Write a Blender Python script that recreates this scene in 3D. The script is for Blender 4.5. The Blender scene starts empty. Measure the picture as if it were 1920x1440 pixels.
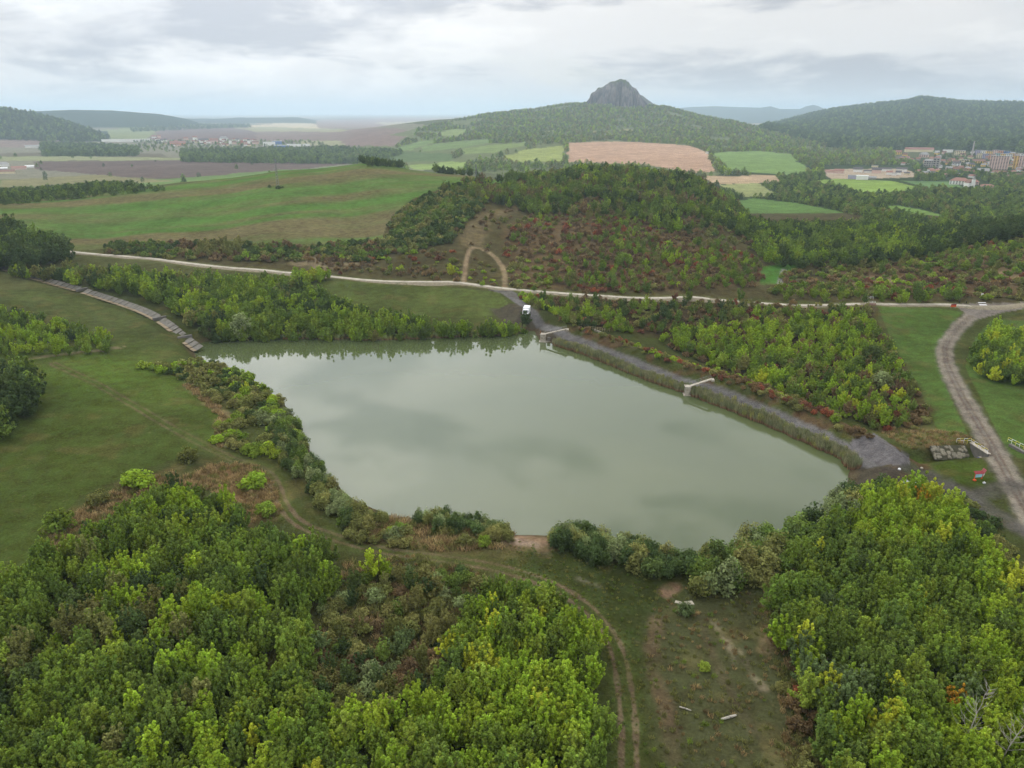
import bpy, bmesh, math, random
import numpy as np
from mathutils import Vector, Matrix

R = math.radians
random.seed(7)
rng = np.random.default_rng(7)
scene = bpy.context.scene
COL = scene.collection

# ------------------------------------------------------------------ camera, sky, sun, exposure
CAM_H = 70.0
FPX = 1381.0                                   # focal length in pixels of a 1920 wide picture
PITCH = math.atan(510.0 / FPX)                 # horizon lies 510 px above the picture centre
cam_d = bpy.data.cameras.new('camera')
cam_d.sensor_fit = 'HORIZONTAL'
cam_d.sensor_width = 36.0
cam_d.lens = 36.0 * FPX / 1920.0
cam_d.clip_start = 1.0
cam_d.clip_end = 80000.0
cam = bpy.data.objects.new('camera', cam_d)
COL.objects.link(cam)
cam.location = (0, 0, CAM_H)
cam.rotation_euler = (math.pi / 2 - PITCH, 0, 0)
scene.camera = cam

SUN_EL, SUN_AZ = R(36), R(-20)                 # azimuth from +Y, clockwise positive to +X
sun_dir = Vector((math.sin(SUN_AZ) * math.cos(SUN_EL), math.cos(SUN_AZ) * math.cos(SUN_EL), math.sin(SUN_EL)))
sl = bpy.data.lights.new('sun', 'SUN')
sl.energy = 1.1
sl.angle = R(14)
sl.color = (1.0, 0.95, 0.86)
so = bpy.data.objects.new('sun', sl)
COL.objects.link(so)
so.rotation_euler = (-sun_dir).to_track_quat('-Z', 'Y').to_euler()
so.location = (0, 0, 200)

scene.view_settings.view_transform = 'Standard'
scene.view_settings.look = 'None'
scene.view_settings.gamma = 1.0
scene.view_settings.use_curve_mapping = False
scene.view_settings.exposure = 0.0

world = bpy.data.worlds.new('World')
scene.world = world
world.use_nodes = True
wn, wl = world.node_tree.nodes, world.node_tree.links
wn.clear()


def wnode(t, **kw):
    n = wn.new(t)
    for k, v in kw.items():
        setattr(n, k, v)
    return n


def wmath(op, a, b=None, c=None, clamp=False):
    n = wnode('ShaderNodeMath', operation=op, use_clamp=clamp)
    for i, v in enumerate((a, b, c)):
        if v is None:
            continue
        if isinstance(v, (int, float)):
            n.inputs[i].default_value = v
        else:
            wl.new(v, n.inputs[i])
    return n.outputs[0]


def wmix(fac, a, b):
    n = wnode('ShaderNodeMix', data_type='RGBA')
    for s, v in ((n.inputs[0], fac), (n.inputs[6], a), (n.inputs[7], b)):
        if isinstance(v, (int, float)):
            s.default_value = v
        elif isinstance(v, tuple):
            s.default_value = v if len(v) == 4 else (*v, 1)
        else:
            wl.new(v, s)
    return n.outputs[2]


def wramp(v, stops):
    n = wnode('ShaderNodeMapRange', interpolation_type='SMOOTHSTEP')
    wl.new(v, n.inputs[0])
    n.inputs[1].default_value, n.inputs[2].default_value = stops
    return n.outputs[0]


sky = wnode('ShaderNodeTexSky', sky_type='NISHITA', sun_disc=False)
sky.sun_elevation = SUN_EL
sky.sun_rotation = SUN_AZ
sky.altitude = 300
sky.dust_density = 2.0
tc = wnode('ShaderNodeTexCoord')
sep = wnode('ShaderNodeSeparateXYZ')
wl.new(tc.outputs['Generated'], sep.inputs[0])
dx, dy, dz = sep.outputs


def wnoise(scale, detail, rough, off, dist=0.0, sz=3.6):
    m = wnode('ShaderNodeMapping')
    m.inputs['Location'].default_value = off
    m.inputs['Scale'].default_value = (1, 1, sz)
    wl.new(tc.outputs['Generated'], m.inputs[0])
    n = wnode('ShaderNodeTexNoise')
    n.inputs['Scale'].default_value = scale
    n.inputs['Detail'].default_value = detail
    n.inputs['Roughness'].default_value = rough
    n.inputs['Distortion'].default_value = dist
    wl.new(m.outputs[0], n.inputs['Vector'])
    return n.outputs[0]


big = wnoise(1.7, 2, 0.5, (1.3, 4.1, 0), 0.3)
fine = wnoise(3.4, 6, 0.55, (4.7, 1.2, 0.4), 0.3, 4.2)
puff = wnoise(5.5, 5, 0.55, (2.1, 5.3, 0.9), 0.2, 3.0)
wisp = wnoise(2.4, 4, 0.55, (3.0, 9.0, 0.2), 0.4, 5.0)
cl_hi = (8.5, 8.45, 8.4)
cl_mid = (7.2, 7.35, 7.6)
cl_lo = (4.3, 4.6, 5.2)
c1 = wmix(wramp(big, (0.38, 0.62)), cl_hi, cl_mid)
c2 = wmix(wmath('MULTIPLY', wramp(fine, (0.49, 0.62)), 0.75), c1, cl_lo)
c2 = wmix(wmath('MULTIPLY', wramp(puff, (0.52, 0.66)), 0.6), c2, (9.9, 9.8, 9.6))
gap = wramp(wisp, (0.54, 0.72))
skyblue = wmix(0.6, sky.outputs[0], (6.2, 6.9, 7.6))
c3 = wmix(wmath('MULTIPLY', gap, 0.45), c2, skyblue)
hor = wramp(dz, (0.05, 0.0))
c4 = wmix(wmath('MULTIPLY', hor, 0.7), c3, (7.6, 7.85, 8.0))
# an overcast sky brightens towards the zenith, and most round the veiled sun
sdot = wnode('ShaderNodeVectorMath', operation='DOT_PRODUCT')
wl.new(tc.outputs['Generated'], sdot.inputs[0])
sdot.inputs[1].default_value = sun_dir
glow = wmath('POWER', wmath('MAXIMUM', sdot.outputs['Value'], 0.0), 14.0)
gain = wmath('ADD', wmath('ADD', 1.0, wmath('MULTIPLY', wmath('MAXIMUM', wmath('SUBTRACT', dz, 0.2), 0.0), 0.8)), wmath('ADD', wmath('MULTIPLY', glow, 2.2), wmath('MULTIPLY', wramp(dz, (0.12, 0.3)), 0.45)))
gm = wnode('ShaderNodeVectorMath', operation='SCALE')
wl.new(c4, gm.inputs[0])
wl.new(gain, gm.inputs['Scale'])
c4 = gm.outputs[0]
bg = wnode('ShaderNodeBackground')
wl.new(c4, bg.inputs[0])
bg.inputs[1].default_value = 0.1
wo = wnode('ShaderNodeOutputWorld')
wl.new(bg.outputs[0], wo.inputs[0])

cy = scene.cycles
cy.use_adaptive_sampling = True
cy.adaptive_threshold = 0.03
cy.adaptive_min_samples = 16
cy.max_bounces = 3
cy.diffuse_bounces = 2
cy.glossy_bounces = 2
cy.transmission_bounces = 2
cy.transparent_max_bounces = 4
cy.volume_bounces = 1

# ------------------------------------------------------------------ small helpers
SP, CP = math.sin(PITCH), math.cos(PITCH)


def lin(c):
    c = np.asarray(c, float) / 255.0
    return np.where(c <= 0.04045, c / 12.92, ((c + 0.055) / 1.055) ** 2.4)


def project(x, y, z):
    """world -> pixel of the 1920 x 1440 photograph, and depth"""
    zc = z - CAM_H
    d = y * CP - zc * SP
    u = y * SP + zc * CP
    d = np.where(np.abs(d) < 1e-3, 1e-3, d)
    return 960 + FPX * x / d, 720 - FPX * u / d, d


def pix_dir(px, py):
    a, b = px - 960.0, 720.0 - py
    return a, FPX * CP + b * SP, -FPX * SP + b * CP


def fade(t):
    return t * t * t * (t * (t * 6 - 15) + 10)


def hash2(ix, iy, seed):
    n = (ix.astype(np.int64) * 374761393 + iy.astype(np.int64) * 668265263 + seed * 1274126177) & 0xFFFFFFFF
    n = ((n ^ (n >> 13)) * 1103515245) & 0xFFFFFFFF
    n = (n ^ (n >> 16)) & 0xFFFFFF
    return n / float(0xFFFFFF)


def vnoise(x, y, seed=0):
    ix, iy = np.floor(x), np.floor(y)
    fx, fy = fade(x - ix), fade(y - iy)
    a = hash2(ix, iy, seed); b = hash2(ix + 1, iy, seed)
    c = hash2(ix, iy + 1, seed); d = hash2(ix + 1, iy + 1, seed)
    return (a * (1 - fx) + b * fx) * (1 - fy) + (c * (1 - fx) + d * fx) * fy


def fbm(x, y, seed=0, octv=4):
    s, a, t = 0.0, 1.0, 0.0
    for i in range(octv):
        s = s + a * vnoise(x * 2 ** i, y * 2 ** i, seed + i * 17)
        t += a
        a *= 0.5
    return s / t


def sstep(a, b, v):
    t = np.clip((v - a) / (b - a), 0, 1)
    return t * t * (3 - 2 * t)


def in_poly(px, py, poly):
    px = np.asarray(px, float); py = np.asarray(py, float)
    p = np.asarray(poly, float)
    res = np.zeros(px.shape, bool)
    bb = (px >= p[:, 0].min()) & (px <= p[:, 0].max()) & (py >= p[:, 1].min()) & (py <= p[:, 1].max())
    idx = np.nonzero(bb)
    x, y = px[idx], py[idx]
    r = np.zeros(x.shape, bool)
    j = len(p) - 1
    for i in range(len(p)):
        xi, yi = p[i]; xj, yj = p[j]
        if yi != yj:
            c = ((yi > y) != (yj > y)) & (x < (xj - xi) * (y - yi) / (yj - yi) + xi)
            r ^= c
        j = i
    res[idx] = r
    return res


def seg_dist(x, y, pts, closed=False):
    """distance to a polyline; also arc length of the nearest point and side (+ = left of travel)"""
    best = np.full(x.shape, 1e9); arc = np.zeros(x.shape); side = np.zeros(x.shape)
    n = len(pts); s0 = 0.0
    for i in range(n if closed else n - 1):
        ax, ay = pts[i][0], pts[i][1]; bx, by = pts[(i + 1) % n][0], pts[(i + 1) % n][1]
        ex, ey = bx - ax, by - ay
        L = math.hypot(ex, ey) or 1e-6
        t = np.clip(((x - ax) * ex + (y - ay) * ey) / (L * L), 0, 1)
        d = np.hypot(x - ax - t * ex, y - ay - t * ey)
        m = d < best
        best = np.where(m, d, best); arc = np.where(m, s0 + t * L, arc)
        side = np.where(m, ex * (y - ay) - ey * (x - ax), side)
        s0 += L
    return best, arc, np.sign(side)


# ------------------------------------------------------------------ terrain
CTRL = []                                       # (azimuth, ln r, z)


def cz(px, py, z):
    a, b, c = pix_dir(px, py)
    t = (z - CAM_H) / c
    CTRL.append((math.atan2(a, b), math.log(t * math.hypot(a, b)), z))


def cr(px, py, r, drop=0.0):
    a, b, c = pix_dir(px, py)
    r = r * math.hypot(a, b) / b               # r is given as distance straight ahead
    CTRL.append((math.atan2(a, b), math.log(r), CAM_H + r * c / math.hypot(a, b) - drop))


def crz(px, r, z, py=300):
    a, b, c = pix_dir(px, py)
    CTRL.append((math.atan2(a, b), math.log(r), z))


for px_ in (-300, 0, 480, 960, 1440, 1920, 2220):
    cz(px_, 1440, 2.0); crz(px_, 25, 2.0)
for a in [(0, 1000, 4), (0, 800, 5), (150, 700, 4), (350, 800, 3), (0, 650, 5), (200, 640, 3), (0, 530, 7), (-200, 650, 7),
          (-200, 900, 6), (560, 850, 1.5), (700, 990, 1.5), (1000, 1020, 1.5), (1250, 1060, 1.5), (1100, 1150, 2),
          (1300, 1250, 2), (1600, 960, 2), (500, 625, 1.5), (800, 620, 1.5), (800, 560, 3), (600, 535, 4),
          (130, 473, 8), (-150, 450, 10), (620, 515, 5.5), (950, 543, 4.5), (1300, 555, 4.2), (1640, 566, 4), (1900, 572, 4), (2150, 580, 5),
          (1000, 590, 2), (1300, 620, -1), (1500, 650, -1), (1450, 700, -1), (1700, 780, 1), (1720, 650, 1.5),
          (1850, 620, 2), (1780, 660, 2.5), (1860, 830, 3), (1920, 930, 3), (1900, 720, 2.5), (2150, 800, 4), (1800, 1100, 2.5),
          (870, 535, 5.2), (1000, 700, 0.5), (900, 850, 0.5), (1300, 850, 0.5), (700, 700, 0.5), (250, 480, 7.5)]:
    cz(*a)
for a in [(905, 470, 345), (880, 400, 400), (900, 380, 430), (1200, 400, 430), (1200, 480, 340), (1450, 510, 320),
          (680, 307, 620), (520, 322, 600), (350, 345, 560), (200, 362, 520), (0, 382, 470), (-200, 400, 450),
          (400, 400, 440), (650, 400, 430), (200, 410, 430), (720, 445, 375), (900, 333, 600), (800, 322, 620), (780, 365, 460),
          (1900, 430, 405), (1850, 480, 335), (1800, 540, 282), (2100, 420, 420), (1650, 500, 330)]:
    cr(*a)
for a in [(1200, 310, 560, 7), (1100, 305, 560, 7), (1300, 322, 550, 7), (1370, 372, 520, 7), (1000, 320, 600, 7), (1050, 350, 500, 3),
          (1250, 360, 480, 4)]:
    cr(*a)
for a in [(-200, 900, -6), (0, 900, -8), (300, 900, -6), (600, 900, -4), (900, 800, -3), (1200, 760, -8), (1400, 650, -7), (1500, 470, 1),
          (1600, 700, -9), (1750, 520, 0), (1920, 560, -1), (2150, 600, -1), (1500, 560, -5), (680, 800, 6), (1920, 800, -14), (2200, 900, -14)]:
    crz(*a)
for px_ in (-250, 0, 250, 500, 700, 900, 1100, 1300, 1450, 1600, 1750, 1920, 2170):
    crz(px_, 1150, -18)
for px_ in (-250, 0, 250, 500, 700, 1550, 1700, 1920, 2170):
    crz(px_, 1700, -20)
for a in [(800, 1600, -18), (1000, 1520, -10), (1200, 1500, -8), (1350, 1500, -10), (1450, 1600, -14), (1550, 2000, -18), (1700, 2200, -14), (1920, 2200, -12),
          (0, 2400, -20), (250, 2400, -20), (500, 2400, -18), (650, 2400, -10), (2170, 2300, -10)]:
    crz(*a)
for a in [(1200, 266, 1900), (1050, 262, 1900), (900, 262, 1900), (1350, 272, 1900), (1200, 240, 2400), (1050, 235, 2400), (900, 243, 2350),
          (1160, 196, 2950), (1060, 199, 2900), (940, 215, 2800), (830, 226, 2700), (720, 240, 2600), (1300, 219, 2800), (1400, 238, 2600),
          (1250, 204, 2900), (1480, 258, 2400)]:
    cr(*a)
for px_ in (-250, 100, 450, 700, 900, 1050, 1200, 1350, 1500, 1750, 2000, 2200):
    crz(px_, 4600, -18); crz(px_, 9000, -20); crz(px_, 30000, -20)

CT = np.array(CTRL)
US, VS = 1.0, 0.55                               # scale azimuth against ln r
PU, PV = CT[:, 0] * 2.2, CT[:, 1] * VS


def tps_k(d2):
    return 0.5 * d2 * np.log(d2 + 1e-12)


n_ = len(CT)
Kmat = tps_k((PU[:, None] - PU[None]) ** 2 + (PV[:, None] - PV[None]) ** 2) + np.eye(n_) * 2e-4
Pm = np.stack([np.ones(n_), PU, PV], 1)
A_ = np.block([[Kmat, Pm], [Pm.T, np.zeros((3, 3))]])
sol = np.linalg.solve(A_, np.concatenate([CT[:, 2], np.zeros(3)]))
GA0, GA1, GNA = -0.95, 0.95, 301
GL0, GL1, GNL = math.log(20.0), math.log(33000.0), 561
ga = np.linspace(GA0, GA1, GNA); gl = np.linspace(GL0, GL1, GNL)
GA, GL = np.meshgrid(ga * 2.2, gl * VS, indexing='ij')
gu, gv = GA.ravel(), GL.ravel()
gz = sol[-3] + sol[-2] * gu + sol[-1] * gv
for i in range(n_):
    gz += sol[i] * tps_k((gu - PU[i]) ** 2 + (gv - PV[i]) ** 2)
GZ = gz.reshape(GNA, GNL)

# far hills: skyline (px, py), ridge distance, front and back widths
HILLS = [
    ([(-400, 196), (-200, 200), (0, 209), (60, 217), (130, 235), (200, 256), (225, 275)], 3300, 650, 1000, 11),
    ([(-400, 203), (0, 208), (60, 209), (130, 206), (210, 207), (300, 214), (350, 223), (390, 236)], 5600, 1300, 1500, 12),
    ([(320, 232), (350, 223), (400, 223), (450, 221), (560, 220), (580, 224), (610, 230)], 8200, 1500, 1500, 13),
    ([(1380, 260), (1430, 243), (1480, 228), (1560, 209), (1640, 200), (1700, 195), (1718, 190), (1730, 187), (1745, 190), (1765, 192), (1800, 196), (1920, 199), (2100, 203), (2400, 210)], 4600, 2300, 2000, 14),
    ([(1240, 216), (1270, 203), (1300, 200), (1340, 199), (1400, 201), (1425, 202), (1445, 199), (1462, 204), (1500, 204), (1512, 199), (1525, 197), (1535, 200), (1555, 209), (1640, 212)], 10500, 2500, 2500, 15),
    ([(1150, 200), (1175, 180), (1195, 176), (1205, 179), (1215, 187), (1225, 194), (1238, 205), (1250, 213)], 4300, 500, 700, 16),
]
HB = []
for pts, r0, wf, wb, sd in HILLS:
    az_ = []; zr_ = []
    for p in pts:
        a, b, c = pix_dir(*p)
        az_.append(math.atan2(a, b)); zr_.append(CAM_H + r0 * c / math.hypot(a, b))
    HB.append((np.array(az_), np.array(zr_), r0, wf, wb, sd))


def unproj0(px, py, z):
    a, b, c = pix_dir(px, py)
    t = (z - CAM_H) / c
    return (a * t, b * t)


POND_PX = [(352, 652), (385, 640), (440, 637), (500, 634), (600, 634), (700, 636), (770, 634), (830, 632), (900, 629), (950, 626), (985, 622), (1003, 620),
           (1012, 636), (1060, 652), (1105, 668), (1150, 686), (1215, 712), (1290, 738), (1335, 756), (1380, 773), (1450, 802), (1530, 838), (1575, 858),
           (1598, 882), (1590, 912), (1540, 955), (1490, 988), (1420, 1030), (1340, 1055), (1270, 1062), (1200, 1048), (1120, 1028),
           (1040, 1008), (1000, 1004), (962, 1002), (930, 1002), (860, 990), (790, 980), (720, 965), (660, 938), (610, 890), (575, 838), (552, 785),
           (520, 745), (480, 716), (440, 694), (400, 684), (372, 674)]
POND = [unproj0(p[0], p[1], 0.0) for p in POND_PX]
DAM_PX = [(948, 545), (985, 574), (1040, 606), (1105, 631), (1180, 658), (1260, 688), (1350, 716), (1450, 754), (1540, 792), (1605, 824), (1640, 845)]
DAM_Z = 4.6
DAM = [unproj0(p[0], p[1], DAM_Z) for p in DAM_PX]
DITCH = [unproj0(p[0], p[1], 2.6) for p in [(1715, 850), (1770, 848), (1830, 846)]]
CHAN_PX = [(-60, 512), (0, 524), (60, 537), (145, 553), (200, 566), (250, 580), (290, 597), (335, 626), (372, 648)]
CHAN = [unproj0(p[0], p[1], 3.0) for p in CHAN_PX]
SMOOTH_RIM = 0.45


def height(x, y):
    x = np.asarray(x, float); y = np.asarray(y, float)
    r = np.hypot(x, y)
    az = np.arctan2(x, y)
    ai = np.clip((np.clip(az, GA0, GA1) - GA0) / (GA1 - GA0) * (GNA - 1), 0, GNA - 1.001)
    li = np.clip((np.log(np.maximum(r, 20.0)) - GL0) / (GL1 - GL0) * (GNL - 1), 0, GNL - 1.001)
    i0 = ai.astype(int); j0 = li.astype(int)
    fa = ai - i0; fl = li - j0
    z = (GZ[i0, j0] * (1 - fa) + GZ[i0 + 1, j0] * fa) * (1 - fl) + (GZ[i0, j0 + 1] * (1 - fa) + GZ[i0 + 1, j0 + 1] * fa) * fl
    back = sstep(0.95, 2.2, np.abs(az))
    z = z * (1 - back) + back * np.where(r < 400, 3.0, -5.0)
    for haz, hz, r0, wf, wb, sd in HB:
        m = (r > r0 - wf * 1.05) & (r < r0 + wb * 1.05) & (az > haz[0]) & (az < haz[-1])
        if not m.any():
            continue
        rr, aa = r[m], az[m]
        zr = np.interp(aa, haz, hz)
        t = np.where(rr < r0, (r0 - rr) / wf, (rr - r0) / wb)
        prof = 1 - sstep(0, 1, t)
        ew = 0.003 if sd == 16 else 0.012
        edge = sstep(haz[0], haz[0] + ew, aa) * (1 - sstep(haz[-1] - ew, haz[-1], aa))
        nz = (fbm(x[m] / 260.0, y[m] / 260.0, sd, 4) - 0.5) * 0.05 * r0 / 10 * sstep(0.02, 0.25, t)
        zb = z[m]
        z[m] = np.maximum(zb, zb + (zr - zb) * prof * edge + nz * prof * edge)
    # rolling micro relief
    z = z + (fbm(x / 35.0, y / 35.0, 3, 3) - 0.5) * 1.1 * np.clip(r / 120.0, 0.3, 2.0) * sstep(9000, 5000, r)
    near = r < 420
    if near.any():
        xn, yn = x[near], y[near]
        zn = z[near]
        d, arc, _ = seg_dist(xn, yn, DAM)
        crest = DAM_Z - np.maximum(0, d - 3.6) * 0.42
        fl_ = sstep(7.0, 3.4, d)
        zn = np.maximum(zn, crest)
        zn = zn * (1 - fl_) + DAM_Z * fl_
        d, arc, _ = seg_dist(xn, yn, DITCH)
        zn = zn - 2.3 * sstep(4.0, 1.2, d)
        d, arc, _ = seg_dist(xn, yn, CHAN)
        zn = zn - 0.9 * sstep(4.5, 1.2, d)
        dp, _, _ = seg_dist(xn, yn, POND, True)
        ins = in_poly(xn, yn, POND)
        wob = (fbm(xn / 5.0, yn / 5.0, 9, 3) - 0.5) * 1.6
        sd_ = np.where(ins, -dp, dp) + wob
        rim = np.where(sd_ > 0, 0.04 + SMOOTH_RIM * sd_, 0.32 * sd_)
        zn = np.where(sd_ > 0, np.minimum(zn, rim), np.maximum(rim, -2.5))
        zn = np.where((sd_ > 0) & (zn < 0.12) & (dp < 14), np.minimum(0.12, rim), zn)
        z[near] = zn
    return z


def h1(x, y):
    return float(height(np.array([x]), np.array([y]))[0])


def ground_at(px, py, zoff=0.0, rmin=20.0, rmax=30000.0):
    """march the view ray to the terrain (plus zoff): returns x, y, ground z"""
    a, b, c = pix_dir(px, py)
    hyp = math.hypot(a, b)
    rs = np.exp(np.linspace(math.log(rmin), math.log(rmax), 1500))
    X = a / hyp * rs; Y = b / hyp * rs; Z = CAM_H + c / hyp * rs
    H = height(X, Y) + zoff
    k = np.nonzero(Z <= H)[0]
    if len(k) == 0:
        i = len(rs) - 1
        return X[i], Y[i], H[i] - zoff
    i = k[0]
    if i == 0:
        return X[0], Y[0], H[0] - zoff
    g0 = Z[i - 1] - H[i - 1]; g1 = Z[i] - H[i]
    t = g0 / (g0 - g1 + 1e-9)
    x = X[i - 1] + t * (X[i] - X[i - 1]); y = Y[i - 1] + t * (Y[i] - Y[i - 1])
    return x, y, h1(x, y)


def wline(pts, **kw):
    return [ground_at(p[0], p[1], **kw)[:2] for p in pts]


def smooth_line(pts, step):
    """Catmull-Rom resample of a 2-D polyline"""
    P = [np.array(p, float) for p in pts]
    P = [2 * P[0] - P[1]] + P + [2 * P[-1] - P[-2]]
    out = []
    for i in range(1, len(P) - 2):
        n = max(2, int(np.linalg.norm(P[i + 1] - P[i]) / step))
        for k in range(n):
            t = k / n
            out.append(0.5 * (2 * P[i] + (P[i + 1] - P[i - 1]) * t + (2 * P[i - 1] - 5 * P[i] + 4 * P[i + 1] - P[i + 2]) * t * t
                              + (3 * P[i] - P[i - 1] - 3 * P[i + 1] + P[i + 2]) * t ** 3))
    out.append(P[-2])
    return [tuple(p) for p in out]


# ------------------------------------------------------------------ object helpers
def tag(o, label=None, cat=None, group=None, kind=None):
    if label: o['label'] = label
    if cat: o['category'] = cat
    if group: o['group'] = group
    if kind: o['kind'] = kind
    return o


def link(o, parent=None):
    COL.objects.link(o)
    if parent is not None:
        o.parent = parent
    return o


def empty(name, loc, rz=0.0, **kw):
    o = bpy.data.objects.new(name, None)
    o.empty_display_size = 0.5
    o.location = loc
    o.rotation_euler = (0, 0, rz)
    link(o)
    return tag(o, **kw)


def mesh_np(name, verts, faces, mats=None, smooth=False):
    """faces: (n,3) or (n,4) array, or list of lists"""
    me = bpy.data.meshes.new(name)
    verts = np.asarray(verts, np.float32)
    if isinstance(faces, np.ndarray):
        n, k = faces.shape
        me.vertices.add(len(verts)); me.vertices.foreach_set('co', verts.ravel())
        me.loops.add(n * k); me.loops.foreach_set('vertex_index', faces.astype(np.int32).ravel())
        me.polygons.add(n)
        me.polygons.foreach_set('loop_start', np.arange(0, n * k, k, dtype=np.int32))
        me.polygons.foreach_set('loop_total', np.full(n, k, np.int32))
    else:
        me.from_pydata([tuple(v) for v in verts.tolist()], [], faces)
    if smooth and len(me.polygons):
        me.polygons.foreach_set('use_smooth', np.ones(len(me.polygons), bool))
    for m in (mats or []):
        me.materials.append(m)
    me.update()
    me.validate()
    return me


def mobj(name, me, parent=None, loc=None, rz=None):
    o = bpy.data.objects.new(name, me)
    if loc is not None: o.location = loc
    if rz is not None: o.rotation_euler = (0, 0, rz)
    return link(o, parent)


class MB:
    """collects boxes, tubes and quads of one piece"""
    def __init__(self):
        self.v = []; self.f = []

    def box(self, c, s, rz=0.0, taper=1.0, bev=0.0):
        x, y, z = c; a, b, h = s[0] / 2, s[1] / 2, s[2] / 2
        n = len(self.v)
        ca, sa = math.cos(rz), math.sin(rz)
        for dz_, k in ((-h, 1.0), (h, taper)):
            for (u, w) in ((-a, -b), (a, -b), (a, b), (-a, b)):
                u *= k; w *= k
                self.v.append((x + u * ca - w * sa, y + u * sa + w * ca, z + dz_))
        for q in ((0, 3, 2, 1), (4, 5, 6, 7), (0, 1, 5, 4), (1, 2, 6, 5), (2, 3, 7, 6), (3, 0, 4, 7)):
            self.f.append([n + i for i in q])
        return self

    def tube(self, p0, p1, r0, r1=None, n=8, cap=True):
        r1 = r0 if r1 is None else r1
        p0, p1 = Vector(p0), Vector(p1)
        d = (p1 - p0)
        if d.length < 1e-6: return self
        q = d.to_track_quat('Z', 'Y')
        b = len(self.v)
        for p, r in ((p0, r0), (p1, r1)):
            for i in range(n):
                t = 2 * math.pi * i / n
                self.v.append(tuple(p + q @ Vector((math.cos(t) * r, math.sin(t) * r, 0))))
        for i in range(n):
            j = (i + 1) % n
            self.f.append([b + i, b + j, b + n + j, b + n + i])
        if cap:
            self.f.append([b + i for i in range(n)][::-1]); self.f.append([b + n + i for i in range(n)])
        return self

    def poly(self, pts):
        n = len(self.v)
        self.v += [tuple(p) for p in pts]
        self.f.append([n + i for i in range(len(pts))])
        return self

    def prism(self, prof, y0, y1):
        """profile of (x, z) extruded along y"""
        n = len(self.v); k = len(prof)
        self.v += [(p[0], y0, p[1]) for p in prof] + [(p[0], y1, p[1]) for p in prof]
        self.f.append([n + i for i in range(k)]); self.f.append([n + k + i for i in range(k)][::-1])
        for i in range(k):
            j = (i + 1) % k
            self.f.append([n + j, n + i, n + k + i, n + k + j])
        return self

    def build(self, name, mat, parent=None, loc=None, rz=None, smooth=False, bevel=0.0):
        me = bpy.data.meshes.new(name)
        me.from_pydata(self.v, [], self.f)
        bm = bmesh.new(); bm.from_mesh(me)
        bmesh.ops.recalc_face_normals(bm, faces=bm.faces)
        if bevel > 0:
            bmesh.ops.bevel(bm, geom=bm.edges[:], offset=bevel, segments=1, affect='EDGES', clamp_overlap=True)
        bm.to_mesh(me); bm.free()
        if smooth: me.polygons.foreach_set('use_smooth', np.ones(len(me.polygons), bool))
        me.materials.append(mat)
        return mobj(name, me, parent, loc, rz)


# ------------------------------------------------------------------ materials
def new_mat(name):
    m = bpy.data.materials.new(name)
    m.use_nodes = True
    nt = m.node_tree
    nt.nodes.clear()
    out = nt.nodes.new('ShaderNodeOutputMaterial')
    return m, nt, out


class NT:
    def __init__(self, nt): self.nt = nt

    def n(self, t, **kw):
        nd = self.nt.nodes.new(t)
        for k, v in kw.items(): setattr(nd, k, v)
        return nd

    def put(self, s, v):
        if isinstance(v, (int, float)): s.default_value = v
        elif isinstance(v, (tuple, list, np.ndarray)):
            v = tuple(float(q) for q in v)
            s.default_value = v if len(v) == len(s.default_value) else (*v, 1.0)
        else: self.nt.links.new(v, s)

    def math(self, op, a, b=None, c=None, clamp=False):
        nd = self.n('ShaderNodeMath', operation=op, use_clamp=clamp)
        for i, v in enumerate((a, b, c)):
            if v is not None: self.put(nd.inputs[i], v)
        return nd.outputs[0]

    def mix(self, f, a, b, blend='MIX'):
        nd = self.n('ShaderNodeMix', data_type='RGBA', blend_type=blend)
        self.put(nd.inputs[0], f); self.put(nd.inputs[6], a); self.put(nd.inputs[7], b)
        return nd.outputs[2]

    def noise(self, vec, scale, detail=4, rough=0.55, dist=0.0):
        nd = self.n('ShaderNodeTexNoise')
        nd.inputs['Scale'].default_value = scale; nd.inputs['Detail'].default_value = detail
        nd.inputs['Roughness'].default_value = rough; nd.inputs['Distortion'].default_value = dist
        if vec is not None: self.nt.links.new(vec, nd.inputs['Vector'])
        return nd.outputs[0]

    def rng(self, v, a, b, c=0.0, d=1.0):
        nd = self.n('ShaderNodeMapRange', interpolation_type='SMOOTHSTEP')
        self.put(nd.inputs[0], v)
        for i, q in enumerate((a, b, c, d)): nd.inputs[i + 1].default_value = q
        return nd.outputs[0]


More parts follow.
